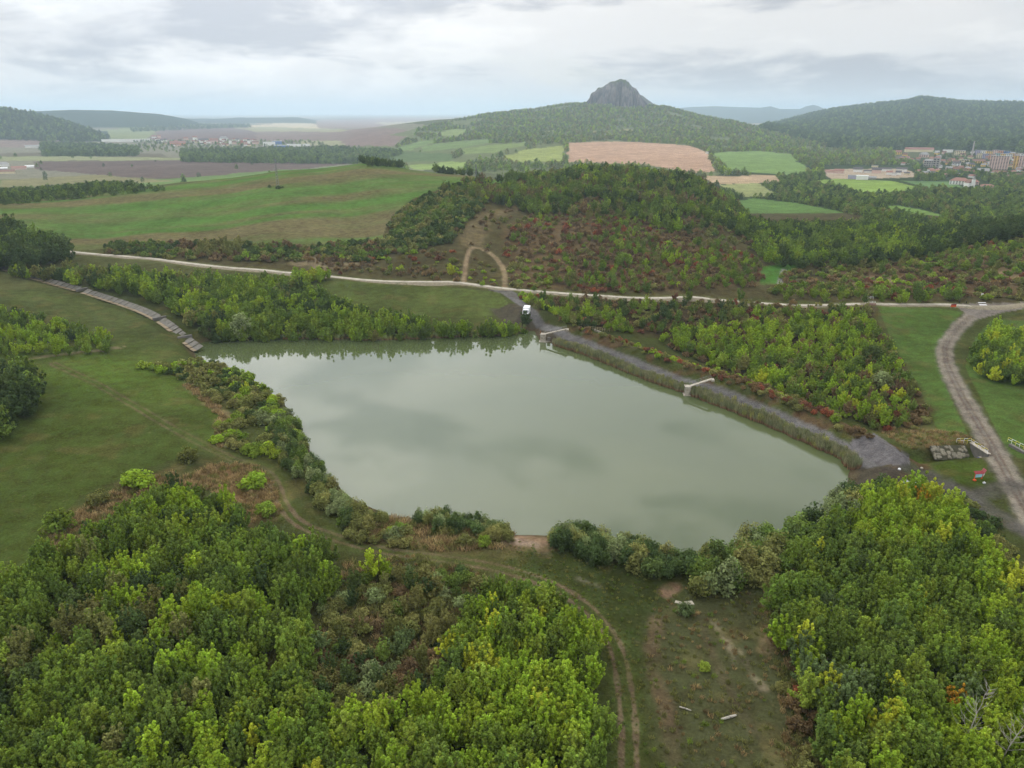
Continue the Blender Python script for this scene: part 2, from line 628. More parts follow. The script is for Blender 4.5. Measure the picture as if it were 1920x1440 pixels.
def plain_mat(name, col, rough=0.85, var=0.25, scale=1.5, spec=0.3, metal=0.0, bump=0.0, dirt=None, fine=9.0):
    """weathered solid colour: two scales of noise modulate the base colour"""
    m, nt, out = new_mat(name)
    k = NT(nt)
    tcn = k.n('ShaderNodeTexCoord')
    geo = k.n('ShaderNodeNewGeometry')
    v = geo.outputs['Position']
    a = k.noise(v, scale, 5, 0.6); b = k.noise(v, scale * fine, 3, 0.6)
    f = k.math('ADD', k.math('MULTIPLY', a, 0.65), k.math('MULTIPLY', b, 0.35))
    c0 = lin(col)
    base = k.mix(k.rng(f, 0.3, 0.7), tuple(c0 * (1 - var)), tuple(np.minimum(c0 * (1 + var), 0.92)))
    if dirt is not None:
        d = k.noise(v, scale * 0.6, 6, 0.65, 0.4)
        base = k.mix(k.math('MULTIPLY', k.rng(d, 0.5, 0.68), 0.8), base, tuple(lin(dirt)))
    bs = k.n('ShaderNodeBsdfPrincipled')
    k.put(bs.inputs['Base Color'], base)
    bs.inputs['Roughness'].default_value = rough
    bs.inputs['Metallic'].default_value = metal
    bs.inputs['Specular IOR Level'].default_value = spec
    if bump > 0:
        bn = k.n('ShaderNodeBump'); bn.inputs['Strength'].default_value = 0.6; bn.inputs['Distance'].default_value = bump
        k.put(bn.inputs['Height'], b); nt.links.new(bn.outputs[0], bs.inputs['Normal'])
    nt.links.new(bs.outputs[0], out.inputs[0])
    return m


def ground_mat():
    m, nt, out = new_mat('ground_cover')
    k = NT(nt)
    at = k.n('ShaderNodeAttribute', attribute_name='landcover', attribute_type='GEOMETRY')
    geo = k.n('ShaderNodeNewGeometry')
    v = geo.outputs['Position']
    n1 = k.noise(v, 0.05, 3, 0.6)
    n2 = k.noise(v, 0.35, 4, 0.62)
    n3 = k.noise(v, 2.6, 3, 0.65)
    f = k.math('ADD', k.math('ADD', k.math('MULTIPLY', n1, 0.3), k.math('MULTIPLY', n2, 0.4)), k.math('MULTIPLY', n3, 0.45))
    g = k.rng(f, 0.38, 0.78, 0.58, 1.5)
    hsv = k.n('ShaderNodeHueSaturation')
    hsv.inputs['Saturation'].default_value = 1.0
    k.put(hsv.inputs['Hue'], k.rng(n2, 0.3, 0.7, 0.487, 0.512))
    k.put(hsv.inputs['Value'], g)
    k.put(hsv.inputs['Color'], at.outputs['Color'])
    # dead stalks and seed heads scattered in the grass
    dry = k.rng(k.noise(v, 1.1, 4, 0.7), 0.58, 0.72)
    col = k.mix(k.math('MULTIPLY', dry, 0.28), hsv.outputs[0], tuple(lin((118, 106, 74))))
    d = k.n('ShaderNodeBsdfDiffuse')
    k.put(d.inputs['Color'], col)
    bn = k.n('ShaderNodeBump'); bn.inputs['Strength'].default_value = 0.7; bn.inputs['Distance'].default_value = 0.35
    k.put(bn.inputs['Height'], k.math('ADD', n3, k.math('MULTIPLY', n2, 1.5)))
    nt.links.new(bn.outputs[0], d.inputs['Normal'])
    nt.links.new(d.outputs[0], out.inputs[0])
    return m


def leaf_mat(name, trans=0.3):
    m, nt, out = new_mat(name)
    k = NT(nt)
    at = k.n('ShaderNodeAttribute', attribute_name='tint', attribute_type='INSTANCER')
    va = k.n('ShaderNodeAttribute', attribute_name='leafvar', attribute_type='GEOMETRY')
    hsv = k.n('ShaderNodeHueSaturation')
    k.put(hsv.inputs['Hue'], k.rng(va.outputs['Fac'], 0, 1, 0.49, 0.508))
    k.put(hsv.inputs['Value'], k.rng(va.outputs['Fac'], 0, 1, 0.6, 1.5))
    k.put(hsv.inputs['Color'], at.outputs['Color'])
    d = k.n('ShaderNodeBsdfDiffuse'); t = k.n('ShaderNodeBsdfTranslucent')
    k.put(d.inputs['Color'], hsv.outputs[0]); k.put(t.inputs['Color'], hsv.outputs[0])
    ms = k.n('ShaderNodeMixShader'); ms.inputs[0].default_value = trans
    nt.links.new(d.outputs[0], ms.inputs[1]); nt.links.new(t.outputs[0], ms.inputs[2])
    nt.links.new(ms.outputs[0], out.inputs[0])
    return m


def reed_mat():
    m, nt, out = new_mat('reed_blades')
    k = NT(nt)
    at = k.n('ShaderNodeAttribute', attribute_name='tint', attribute_type='INSTANCER')
    va = k.n('ShaderNodeAttribute', attribute_name='leafvar', attribute_type='GEOMETRY')
    up = k.n('ShaderNodeAttribute', attribute_name='up', attribute_type='GEOMETRY')
    c = k.mix(k.rng(up.outputs['Fac'], 0.3, 0.62), tuple(lin((126, 100, 78))), at.outputs['Color'])
    hsv = k.n('ShaderNodeHueSaturation')
    k.put(hsv.inputs['Value'], k.rng(va.outputs['Fac'], 0, 1, 0.95, 2.0)); k.put(hsv.inputs['Color'], c)
    d = k.n('ShaderNodeBsdfDiffuse'); k.put(d.inputs['Color'], hsv.outputs[0])
    nt.links.new(d.outputs[0], out.inputs[0])
    return m


def water_mat():
    m, nt, out = new_mat('muddy_water')
    k = NT(nt)
    geo = k.n('ShaderNodeNewGeometry')
    v = geo.outputs['Position']
    n1 = k.noise(v, 0.02, 4, 0.55, 0.5)
    base = k.mix(k.rng(n1, 0.3, 0.7), tuple(lin((74, 84, 53))), tuple(lin((81, 90, 58))))
    bs = k.n('ShaderNodeBsdfPrincipled')
    k.put(bs.inputs['Base Color'], base)
    bs.inputs['IOR'].default_value = 1.5
    bs.inputs['Specular IOR Level'].default_value = 0.5
    rip = k.noise(v, 0.05, 3, 0.5)
    k.put(bs.inputs['Roughness'], k.rng(rip, 0.35, 0.65, 0.015, 0.05))
    bn = k.n('ShaderNodeBump'); bn.inputs['Strength'].default_value = 0.12; bn.inputs['Distance'].default_value = 0.02
    k.put(bn.inputs['Height'], k.noise(v, 1.6, 3, 0.5)); nt.links.new(bn.outputs[0], bs.inputs['Normal'])
    nt.links.new(bs.outputs[0], out.inputs[0])
    return m


def rock_mat():
    m, nt, out = new_mat('phonolite_rock')
    k = NT(nt)
    geo = k.n('ShaderNodeNewGeometry')
    mp = k.n('ShaderNodeMapping'); mp.inputs['Scale'].default_value = (1, 1, 0.2)
    nt.links.new(geo.outputs['Position'], mp.inputs[0])
    n1 = k.noise(mp.outputs[0], 0.035, 6, 0.65, 0.6); n2 = k.noise(geo.outputs['Position'], 0.012, 4, 0.6)
    c = k.mix(k.rng(n1, 0.35, 0.68), tuple(lin((62, 60, 64))), tuple(lin((128, 120, 118))))
    sepn = k.n('ShaderNodeSeparateXYZ'); nt.links.new(geo.outputs['Normal'], sepn.inputs[0])
    flat = k.math('MULTIPLY', k.rng(sepn.outputs[2], 0.55, 0.8), k.rng(n2, 0.35, 0.6))
    c = k.mix(flat, c, tuple(lin((72, 82, 50))))
    d = k.n('ShaderNodeBsdfDiffuse'); k.put(d.inputs['Color'], c)
    nt.links.new(d.outputs[0], out.inputs[0])
    return m


M_GROUND = ground_mat()
M_LEAF = leaf_mat('leaves')
M_REED = reed_mat()
M_WATER = water_mat()
M_ROCK = rock_mat()
M_BARK = plain_mat('bark', (84, 74, 60), var=0.35, scale=3)
M_BIRCH = plain_mat('pale_bark', (172, 166, 154), var=0.25, scale=4, dirt=(90, 84, 78))
M_SLAB = plain_mat('concrete_slab', (166, 158, 142), var=0.2, scale=0.5, dirt=(118, 112, 90))
M_GRAVEL = plain_mat('roadside_gravel', (128, 118, 98), var=0.25, scale=1.2, dirt=(92, 94, 62))
M_CONC = plain_mat('weathered_concrete', (168, 160, 146), var=0.2, scale=1.0, dirt=(112, 104, 90))
M_CONC_D = plain_mat('dark_concrete', (104, 100, 94), var=0.25, scale=1.0)
M_CHAN = plain_mat('channel_concrete', (104, 100, 92), var=0.3, scale=0.7, dirt=(84, 80, 64))
M_STEEL = plain_mat('galvanised_steel', (140, 142, 142), rough=0.5, var=0.1, metal=0.6)
M_RUST = plain_mat('rusty_steel', (128, 92, 66), var=0.3, scale=3)
M_WHITE = plain_mat('white_paint', (236, 236, 238), rough=0.35, var=0.05)
M_VANW = plain_mat('van_white_paint', (246, 247, 250), rough=0.25, var=0.03)
M_GLASS = plain_mat('dark_glass', (34, 40, 48), rough=0.08, var=0.1, spec=0.6)
M_RUBBER = plain_mat('rubber', (28, 28, 29), var=0.2)
M_YELLOW = plain_mat('yellow_paint', (214, 200, 84), rough=0.5, var=0.15, scale=3)
M_REDP = plain_mat('dark_red_paint', (132, 44, 50), rough=0.5, var=0.15)
M_ORANGE = plain_mat('orange_paint', (206, 84, 44), rough=0.5, var=0.15)
M_LBLUE = plain_mat('light_blue_panel', (150, 204, 214), rough=0.4, var=0.06)
M_BLUE = plain_mat('blue_plastic', (26, 48, 140), rough=0.4, var=0.15)
M_DARK = plain_mat('dark_cloth', (40, 40, 44), var=0.2)
M_STONE = plain_mat('rubble_stone', (128, 122, 106), var=0.4, scale=0.8, dirt=(78, 76, 58))
M_WOOD = plain_mat('pale_timber', (176, 158, 128), var=0.2, scale=2)
M_TARP = plain_mat('pale_tarpaulin', (196, 198, 198), rough=0.5, var=0.2, scale=1.5, dirt=(130, 132, 128))

# ------------------------------------------------------------------ roads and tracks (world polylines)
ROAD_PX = [(110, 471), (200, 479), (360, 493), (500, 505), (620, 516), (760, 528), (870, 537), (950, 544), (1080, 550), (1300, 558), (1500, 563), (1640, 568), (1760, 571), (1850, 573), (1990, 572)]
ROAD = smooth_line([unproj0(p[0], p[1], 8 - 4 * min(1, max(0, (p[0] - 110) / 900.0))) for p in ROAD_PX], 3.0)
DAMROAD = smooth_line(DAM, 2.0)
DIRT = smooth_line(wline([(1848, 574), (1822, 592), (1790, 622), (1772, 652), (1778, 690), (1800, 735), (1832, 790), (1862, 842), (1893, 898), (1925, 955), (1960, 1015), (2020, 1110), (2110, 1260), (2200, 1420)]), 2.0)
SPUR = smooth_line(wline([(1690, 870), (1740, 890), (1775, 910), (1830, 925), (1880, 915), (1910, 910)]), 2.0)
SPUR2 = smooth_line(wline([(1775, 910), (1850, 950), (1900, 985), (1950, 1010)]), 2.0)
TRACK = smooth_line(wline([(100, 682), (140, 700), (200, 730), (260, 765), (310, 795), (370, 828), (430, 858), (490, 880), (515, 905), (530, 945), (560, 980), (620, 1005),
                           (720, 1032), (820, 1046), (920, 1062), (1020, 1092), (1100, 1140), (1150, 1205), (1170, 1280), (1178, 1360), (1180, 1440), (1182, 1540)]), 1.2)
TRACK2 = smooth_line(wline([(60, 672), (120, 664), (180, 658), (228, 650)]), 1.5)
TRACK3 = smooth_line(wline([(490, 878), (420, 868), (360, 882), (310, 905)]), 1.2)
HTRK_A = smooth_line(wline([(869, 534), (872, 505), (878, 474), (884, 466), (893, 464)]), 2.0)
HTRK_B = smooth_line(wline([(947, 541), (946, 515), (937, 492), (918, 474), (902, 467), (890, 464)]), 2.0)
STREAM = smooth_line(wline([(1462, 532), (1470, 505)]), 2.0)

# ------------------------------------------------------------------ ground colours: (px polygon, (rmin, rmax), colour, object name)
C_MEADOW = (76, 82, 46)
LAND = [
    # far plain
    ([(-400, 232), (-400, 400), (800, 400), (800, 232)], (900, 9000), (134, 130, 108), None),
    ([(-400, 345), (340, 330), (640, 312), (760, 320), (300, 372), (-400, 400)], (640, 1300), (118, 128, 74), 'field'),
    ([(60, 303), (330, 300), (600, 298), (650, 306), (540, 320), (330, 338), (180, 328), (70, 318)], (1000, 2000), (110, 92, 84), 'ploughed_field'),
    ([(0, 286), (120, 286), (300, 288), (330, 300), (100, 303), (0, 300)], (1200, 3000), (112, 104, 84), 'field'),
    ([(200, 340), (330, 334), (540, 318), (640, 312), (640, 325), (420, 345), (300, 352)], (700, 1500), (110, 136, 72), 'field'),
    ([(0, 338), (180, 328), (330, 340), (180, 348), (0, 352)], (800, 1600), (138, 132, 88), 'field'),
    ([(270, 246), (330, 238), (440, 231), (505, 238), (480, 262), (280, 262)], (2300, 7000), (124, 104, 98), 'ploughed_field'),
    ([(460, 237), (580, 226), (700, 229), (610, 241), (500, 243)], (3000, 16000), (206, 186, 150), 'stubble_field'),
    ([(480, 246), (620, 242), (740, 240), (790, 250), (740, 262), (560, 268), (480, 262)], (2000, 6000), (138, 118, 108), 'ploughed_field'),
    ([(190, 244), (280, 236), (380, 230), (300, 244), (272, 263), (205, 263)], (2400, 7000), (134, 142, 92), 'field'),
    ([(580, 226), (760, 221), (860, 224), (700, 240), (600, 241)], (3000, 16000), (150, 122, 106), 'ploughed_field'),
    ([(-200, 256), (0, 257), (110, 262), (110, 275), (-200, 280)], (2200, 4000), (138, 118, 108), 'ploughed_field'),
    ([(-100, 296), (120, 292), (340, 296), (340, 300), (-100, 302)], (1000, 2400), (146, 150, 104), 'field'),
    ([(560, 262), (700, 267), (720, 275), (560, 272)], (1500, 3800), (154, 152, 112), 'field'),
    ([(700, 230), (860, 224), (885, 227), (720, 235)], (3000, 12000), (184, 168, 132), 'stubble_field'),
    ([(440, 240), (500, 238), (660, 243), (640, 247), (480, 247)], (2600, 9000), (160, 156, 116), 'field'),
    # rock hill and its foot
    ([(640, 300), (700, 262), (830, 228), (940, 208), (1100, 190), (1240, 196), (1420, 236), (1540, 270), (1700, 300), (1540, 330), (1300, 330), (1000, 330), (760, 316)], (1000, 3800), (112, 120, 76), None),
    ([(1066, 268), (1165, 265), (1290, 272), (1325, 285), (1342, 322), (1300, 325), (1200, 308), (1062, 304)], (1000, 2100), (190, 152, 122), 'ploughed_field'),
    ([(940, 292), (1000, 278), (1058, 273), (1056, 302), (965, 304)], (1000, 2200), (150, 160, 84), 'field'),
    ([(870, 279), (930, 270), (1000, 266), (975, 276), (920, 286), (860, 290)], (1000, 2300), (128, 146, 80), 'field'),
    ([(800, 273), (860, 265), (940, 259), (915, 268), (850, 280), (790, 284)], (1200, 2500), (118, 140, 80), 'field'),
    ([(735, 280), (790, 264), (845, 260), (800, 272), (770, 282)], (1200, 2600), (120, 144, 82), 'field'),
    ([(800, 254), (850, 242), (900, 244), (850, 254)], (1200, 2800), (134, 150, 86), 'field'),
    ([(700, 292), (760, 284), (860, 290), (840, 302), (760, 304), (700, 302)], (900, 2000), (98, 118, 70), 'field'),
    ([(768, 309), (850, 303), (880, 305), (862, 318), (775, 318)], (700, 1600), (142, 164, 84), 'field'),
    ([(640, 262), (680, 250), (760, 256), (740, 272), (650, 276)], (1200, 3000), (136, 114, 104), 'ploughed_field'),
    ([(1008, 248), (1046, 243), (1040, 250), (1012, 252)], (1500, 2900), (150, 148, 96), 'field'),
    ([(1100, 246), (1180, 243), (1200, 246), (1110, 250)], (1500, 2900), (158, 154, 98), 'field'),
    # right valley
    ([(1340, 330), (1440, 300), (2200, 290), (2300, 420), (1380, 420)], (560, 2600), (62, 76, 44), None),
    ([(1332, 287), (1420, 283), (1482, 289), (1500, 305), (1530, 322), (1470, 327), (1370, 320)], (1000, 2300), (122, 150, 78), 'field'),
    ([(1318, 330), (1455, 329), (1462, 342), (1340, 345)], (800, 1600), (188, 160, 124), 'stubble_field'),
    ([(1340, 346), (1418, 343), (1466, 366), (1390, 370)], (700, 1500), (150, 156, 96), 'field'),
    ([(1500, 340), (1580, 335), (1670, 339), (1725, 352), (1695, 364), (1612, 364), (1566, 346)], (700, 1500), (136, 164, 72), 'field'),
    ([(1368, 376), (1420, 372), (1500, 382), (1560, 394), (1625, 410), (1600, 420), (1440, 424), (1384, 402)], (540, 900), (100, 132, 64), 'field'),
    ([(1638, 389), (1680, 384), (1740, 394), (1775, 405), (1755, 417), (1695, 408)], (560, 1100), (112, 142, 66), 'field'),
    ([(1690, 338), (1790, 340), (1810, 352), (1740, 352)], (900, 1700), (104, 136, 78), 'field'),
    ([(1540, 318), (1700, 316), (1730, 332), (1560, 336)], (1000, 2000), (178, 158, 132), None),
    # hills beyond the slab road
    ([(-400, 420), (0, 440), (300, 485), (620, 520), (960, 548), (1300, 560), (1640, 568), (2300, 575), (2300, 400), (1400, 400), (1340, 310), (1000, 300), (760, 310), (720, 400), (700, 470)], (270, 700), (84, 78, 52), None),
    ([(-400, 400), (0, 381), (200, 361), (350, 344), (520, 321), (600, 313), (680, 305), (740, 309), (820, 322), (940, 331), (985, 336), (930, 344), (830, 352), (775, 372), (735, 405), (720, 435), (716, 455), (560, 458), (400, 462), (250, 466), (100, 470), (-400, 470)], (352, 690), (76, 118, 40), 'crop_field'),
    ([(945, 425), (1000, 400), (1180, 404), (1300, 442), (1425, 488), (1430, 535), (1200, 546), (960, 540)], (270, 480), (98, 82, 58), None),
    ([(1560, 505), (1760, 490), (1940, 470), (2060, 470), (2060, 555), (1640, 556)], (250, 500), (100, 82, 58), None),
    ([(858, 445), (880, 415), (902, 396), (970, 386), (985, 392), (930, 404), (912, 440), (905, 464), (868, 464)], (300, 480), (112, 100, 72), None),
    ([(1080, 388), (1140, 392), (1168, 408), (1100, 402)], (380, 520), (134, 120, 84), None),
    ([(540, 480), (640, 482), (700, 498), (600, 506), (540, 495)], (290, 400), (136, 122, 94), None),
    ([(1430, 500), (1470, 495), (1500, 498), (1478, 512), (1466, 532), (1424, 534)], (260, 420), (80, 118, 52), 'grass_strip'),
    ([(1560, 520), (1660, 515), (1700, 530), (1600, 540)], (260, 400), (138, 122, 90), None),
    ([(1860, 505), (2000, 490), (2000, 530), (1880, 535)], (260, 420), (138, 120, 88), None),
    # near meadows
    ([(-400, 420), (110, 470), (620, 516), (960, 546), (1640, 570), (2300, 580), (2300, 1700), (-400, 1700)], (15, 335), C_MEADOW, None),
    ([(600, 528), (700, 524), (860, 540), (935, 548), (962, 580), (900, 596), (760, 592), (640, 570), (570, 535)], (180, 330), (88, 98, 52), 'meadow'),
    ([(-400, 520), (-60, 530), (60, 545), (145, 560), (250, 590), (320, 635), (350, 660), (230, 655), (60, 672), (-400, 640)], (120, 330), (80, 88, 50), 'meadow'),
    ([(-400, 640), (60, 660), (180, 664), (300, 685), (360, 730), (410, 780), (400, 830), (330, 860), (240, 890), (150, 930), (90, 1000), (70, 1060), (0, 1090), (-400, 1200)], (60, 260), (76, 88, 42), 'meadow'),
    ([(1645, 573), (1815, 576), (1790, 600), (1762, 640), (1758, 680), (1780, 740), (1815, 815), (1760, 810), (1720, 720), (1680, 660)], (120, 300), (80, 100, 48), 'meadow'),
    ([(1860, 600), (1835, 625), (1815, 660), (1810, 690), (1850, 770), (1890, 850), (2300, 1000), (2300, 600)], (110, 300), (82, 102, 50), 'meadow'),
    ([(1690, 865), (1850, 862), (1870, 915), (1780, 905)], (110, 220), (82, 98, 42), None),
    ([(1040, 1020), (1240, 1075), (1250, 1160), (1200, 1200), (1200, 1460), (1250, 1460), (1250, 1700), (1130, 1700), (1130, 1250), (1080, 1150), (960, 1080), (900, 1040)], (30, 120), (66, 74, 40), None),
    # bare and dry ground
    ([(1225, 1140), (1290, 1100), (1370, 1090), (1440, 1130), (1470, 1250), (1520, 1460), (1530, 1700), (1230, 1700), (1215, 1300)], (25, 120), (80, 82, 54), None),
    ([(320, 690), (400, 740), (430, 790), (420, 840), (400, 830), (410, 780), (360, 735), (300, 690)], (80, 200), (132, 116, 84), None),
    ([(320, 905), (400, 868), (480, 870), (515, 910), (530, 960), (450, 985), (400, 920)], (80, 150), (128, 104, 72), None),
    ([(90, 1010), (130, 965), (240, 905), (330, 880), (330, 900), (240, 945), (150, 1000), (100, 1050)], (70, 150), (112, 98, 66), None),
    ([(640, 990), (720, 975), (850, 995), (960, 1005), (940, 1030), (800, 1032), (700, 1015)], (70, 140), (116, 104, 70), None),
    ([(945, 1000), (1030, 1002), (1040, 1018), (985, 1022), (955, 1015)], (70, 140), (160, 130, 108), None),
    ([(650, 1050), (780, 1040), (930, 1075), (900, 1130), (820, 1260), (600, 1330), (560, 1230)], (40, 120), (76, 74, 48), None),
    ([(1230, 630), (1640, 590), (1690, 690), (1760, 790), (1700, 815), (1560, 775), (1400, 720)], (100, 260), (72, 64, 42), None),
    ([(1000, 555), (1640, 575), (1640, 595), (1230, 635), (1060, 600)], (150, 300), (76, 66, 46), None),
    ([(1640, 800), (1800, 810), (1850, 835), (1700, 840)], (100, 200), (112, 104, 66), None),
]
C_ASPH = (116, 113, 111)

# ------------------------------------------------------------------ ground mesh: one polar sheet out to the horizon
azf = np.radians(np.arange(-41.0, 41.01, 0.1))
azl = np.radians(np.array([-180, -150, -120, -100, -85, -70, -60, -54, -50, -47, -45, -43.5, -42]))
AZ = np.concatenate([azl, azf, -azl[1:][::-1]])
rr = [20.0]
while rr[-1] < 31000:
    r_ = rr[-1]
    step = 0.0125 if r_ < 45 else (0.0048 if r_ < 170 else (0.0062 if r_ < 460 else (0.0105 if r_ < 3400 else 0.028)))
    rr.append(r_ * (1 + step))
RR = np.array(rr)
NA, NR = len(AZ), len(RR)
AA, RG = np.meshgrid(AZ, RR, indexing='ij')
VX = (np.sin(AA) * RG).ravel(); VY = (np.cos(AA) * RG).ravel()
VZ = height(VX, VY)
RV = RG.ravel()
PXv, PYv, Dv = project(VX, VY, VZ)
front = Dv > 5
PXv = np.where(front, PXv, -9999); PYv = np.where(front, PYv, -9999)

colv = np.tile(lin((86, 88, 54)), (len(VX), 1))
# far default: mixed farmland, then woods
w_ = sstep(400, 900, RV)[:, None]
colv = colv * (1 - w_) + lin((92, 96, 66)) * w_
pat = fbm(VX / 900.0, VY / 500.0, 77, 3)
colv = np.where((RV > 4000)[:, None], np.where((pat > 0.52)[:, None], lin((168, 150, 122)), lin((104, 112, 82))), colv)
part_id = np.zeros(len(VX), int)
part_names = ['ground']
for poly, (r0, r1), c, nm in LAND:
    m = in_poly(PXv, PYv, poly) & (RV >= r0) & (RV <= r1)
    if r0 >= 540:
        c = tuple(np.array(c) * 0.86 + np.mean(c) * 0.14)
        m = in_poly(PXv + (fbm(VX / 60.0, VY / 60.0, 45, 3) - 0.5) * 14, PYv + (fbm(VX / 60.0, VY / 60.0, 47, 3) - 0.5) * 4, poly) & (RV >= r0) & (RV <= r1)
    if r1 < 500 and nm is None:                # ragged, feathered patches
        ns = np.nonzero((RV >= r0) & (RV <= r1) & front)[0]
        sc = np.clip(5200.0 / RV[ns], 8, 60)
        wx = (fbm(VX[ns] / 6.0, VY[ns] / 6.0, 41, 4) - 0.5) * sc * 1.6
        wy = (fbm(VX[ns] / 6.0, VY[ns] / 6.0, 43, 4) - 0.5) * sc * 0.9
        k_ = np.zeros(len(ns))
        for q in range(8):
            k_ += in_poly(PXv[ns] + wx + sc * 0.35 * math.cos(q * 0.785), PYv[ns] + wy + sc * 0.2 * math.sin(q * 0.785), poly)
        k_ = (k_ / 8.0)[:, None]
        colv[ns] = colv[ns] * (1 - k_) + lin(c) * k_
    else:
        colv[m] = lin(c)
    if nm:
        part_names.append(nm)
        part_id[m] = len(part_names) - 1
    else:
        part_id[m] = 0
# hill D, A and B are wooded
for haz, hz, r0, wf, wb, sd in HB[:3] + HB[3:4]:
    m = (RV > r0 - wf * 0.8) & (RV < r0 + wb) & (AA.ravel() > haz[0] + 0.01) & (AA.ravel() < haz[-1] - 0.01)
    colv[m] = lin((46, 60, 38)); part_id[m] = 0
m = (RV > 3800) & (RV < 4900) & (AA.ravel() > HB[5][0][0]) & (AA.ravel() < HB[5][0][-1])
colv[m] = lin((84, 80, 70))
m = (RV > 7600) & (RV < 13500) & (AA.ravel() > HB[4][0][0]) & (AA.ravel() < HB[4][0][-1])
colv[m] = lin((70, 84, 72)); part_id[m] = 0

# striped crop field: sparse green rows over brown soil
cf = part_names.index('crop_field')
m = part_id == cf
u_ = VX[m] * 0.94 + VY[m] * 0.34; w2 = -VX[m] * 0.34 + VY[m] * 0.94
st = fbm(u_ / 420.0, w2 / 34.0, 21, 3) * 0.62 + 0.38 * fbm(u_ / 60.0, w2 / 9.0, 25, 4)
edge = sstep(380, 362, RV[m]) + sstep(730, 650, PXv[m]) * 0
k_ = sstep(0.36, 0.68, st)[:, None]
colv[m] = lin((88, 118, 56)) * (1 - k_) + lin((112, 104, 72)) * k_
# mottled meadows
nm1 = fbm(VX / 22.0, VY / 22.0, 31, 4); nm2 = fbm(VX / 6.0, VY / 6.0, 37, 3)
nearm = RV < 340
mot = (0.74 + 0.55 * nm1)[:, None]
colv = np.where(nearm[:, None], colv * mot, colv)
dryk = (sstep(0.58, 0.75, nm2) * 0.35)[:, None]
colv = np.where(nearm[:, None], colv * (1 - dryk) + lin((112, 100, 64)) * dryk, colv)
# meadow by the upper left track is fresher green
g_ = np.exp(-(((PXv - 200) / 160.0) ** 2 + ((PYv - 700) / 45.0) ** 2))[:, None] * 0.7 * nearm[:, None]
colv = colv * (1 - g_) + lin((92, 112, 48)) * g_
# ploughed streaks on far fields
pn = fbm((VX * 0.8 + VY * 0.6) / 260.0, (-VX * 0.6 + VY * 0.8) / 30.0, 51, 3)
far_m = (RV > 600) & (part_id > 0)
colv = np.where(far_m[:, None], colv * (0.85 + 0.3 * pn)[:, None], colv)
# far wood floor is dark


def add_part(nm, mask):
    part_names.append(nm)
    part_id[mask] = len(part_names) - 1


nr_idx = np.nonzero((RV < 440) & (np.abs(AA.ravel()) < 0.85))[0]
nx, ny = VX[nr_idx], VY[nr_idx]


def paint(line, half, soft, col, nm=None, ruts=0.0, rut_w=0.35, amt=1.0, noise=0.0, wid=None):
    """paint a track; ruts > 0: two wheel tracks that far from the centre"""
    L = np.array(line)
    bb = (nx > L[:, 0].min() - 8) & (nx < L[:, 0].max() + 8) & (ny > L[:, 1].min() - 8) & (ny < L[:, 1].max() + 8)
    ii = np.nonzero(bb)[0]
    d, arc, side = seg_dist(nx[ii], ny[ii], line)
    wob = (fbm(nx[ii] / 2.2, ny[ii] / 2.2, 61, 3) - 0.5) * soft * 1.6
    if ruts > 0:
        k = 1 - sstep(rut_w, rut_w + soft, np.abs(d - ruts) + wob)
    else:
        hw = half if wid is None else np.interp(arc, wid[0], wid[1])
        k = 1 - sstep(-soft, soft, d - hw + wob)
    if noise:
        k = k * (1 - noise + noise * sstep(0.3, 0.6, fbm(nx[ii] / 3.0, ny[ii] / 3.0, 63, 3)))
    k = (k * amt)[:, None]
    gi = nr_idx[ii]
    n_ = (0.82 + 0.36 * fbm(nx[ii] / 1.5, ny[ii] / 4.0, 67, 3))[:, None]
    colv[gi] = colv[gi] * (1 - k) + lin(col) * n_ * k
    if nm:
        add_part(nm, gi[d < (half if half else ruts + rut_w)])


paint(ROAD, 3.6, 1.2, (104, 104, 66), None, amt=0.8)
# dam: dark stone pitching on the water side, shrubs on the other
d, arc, side = seg_dist(nx, ny, DAM)
mm = (d < 13) & (side < 0) & (arc > 20)
k_ = (sstep(13, 11, d) * (arc > 20) * (side < 0) * (0.7 + 0.3 * fbm(nx / 3, ny / 3, 5, 3)))[:, None]
colv[nr_idx] = colv[nr_idx] * (1 - k_) + lin((84, 76, 68)) * k_
add_part('stone_pitching', nr_idx[mm])
k_ = (sstep(12, 10, d) * (side > 0) * sstep(15, 40, arc) * sstep(0.4, 0.6, fbm(nx / 4, ny / 4, 6, 3)))[:, None]
colv[nr_idx] = colv[nr_idx] * (1 - k_) + lin((96, 80, 58)) * k_
Ld = float(np.sum(np.hypot(*np.diff(np.array(DAMROAD), axis=0).T)))
paint(DAMROAD, 2.1, 0.5, C_ASPH, 'asphalt_road', wid=([0, 15, 25, Ld - 25, Ld], [2.8, 2.1, 1.6, 1.6, 2.2]))
paint(DIRT, 2.25, 0.9, (126, 119, 109), 'dirt_road')
paint(DIRT, 0, 0.35, (112, 96, 82), None, ruts=0.55, rut_w=0.12, amt=0.8, noise=0.4)
paint(DIRT, 0, 0.5, (152, 142, 126), None, ruts=1.4, rut_w=0.4, amt=0.6, noise=0.6)
paint(SPUR, 2.2, 1.2, (92, 88, 82), 'path', amt=0.85, noise=0.4)
paint(SPUR2, 1.8, 1.0, (96, 92, 88), 'path', amt=0.85, noise=0.3)
paint(TRACK, 1.9, 0.9, (84, 92, 48), None, amt=0.6)
paint(TRACK, 0, 0.3, (106, 96, 72), 'path', ruts=0.85, rut_w=0.17, amt=0.8, noise=0.5)
Lt_ = smooth_line(wline([(515, 905), (530, 945), (560, 980), (620, 1005), (720, 1032), (820, 1046), (920, 1062), (1020, 1092), (1100, 1140), (1150, 1205), (1170, 1280), (1178, 1360), (1180, 1440), (1182, 1540)]), 1.2)
paint(Lt_, 0, 0.3, (120, 104, 82), None, ruts=0.85, rut_w=0.18, amt=0.75, noise=0.4)
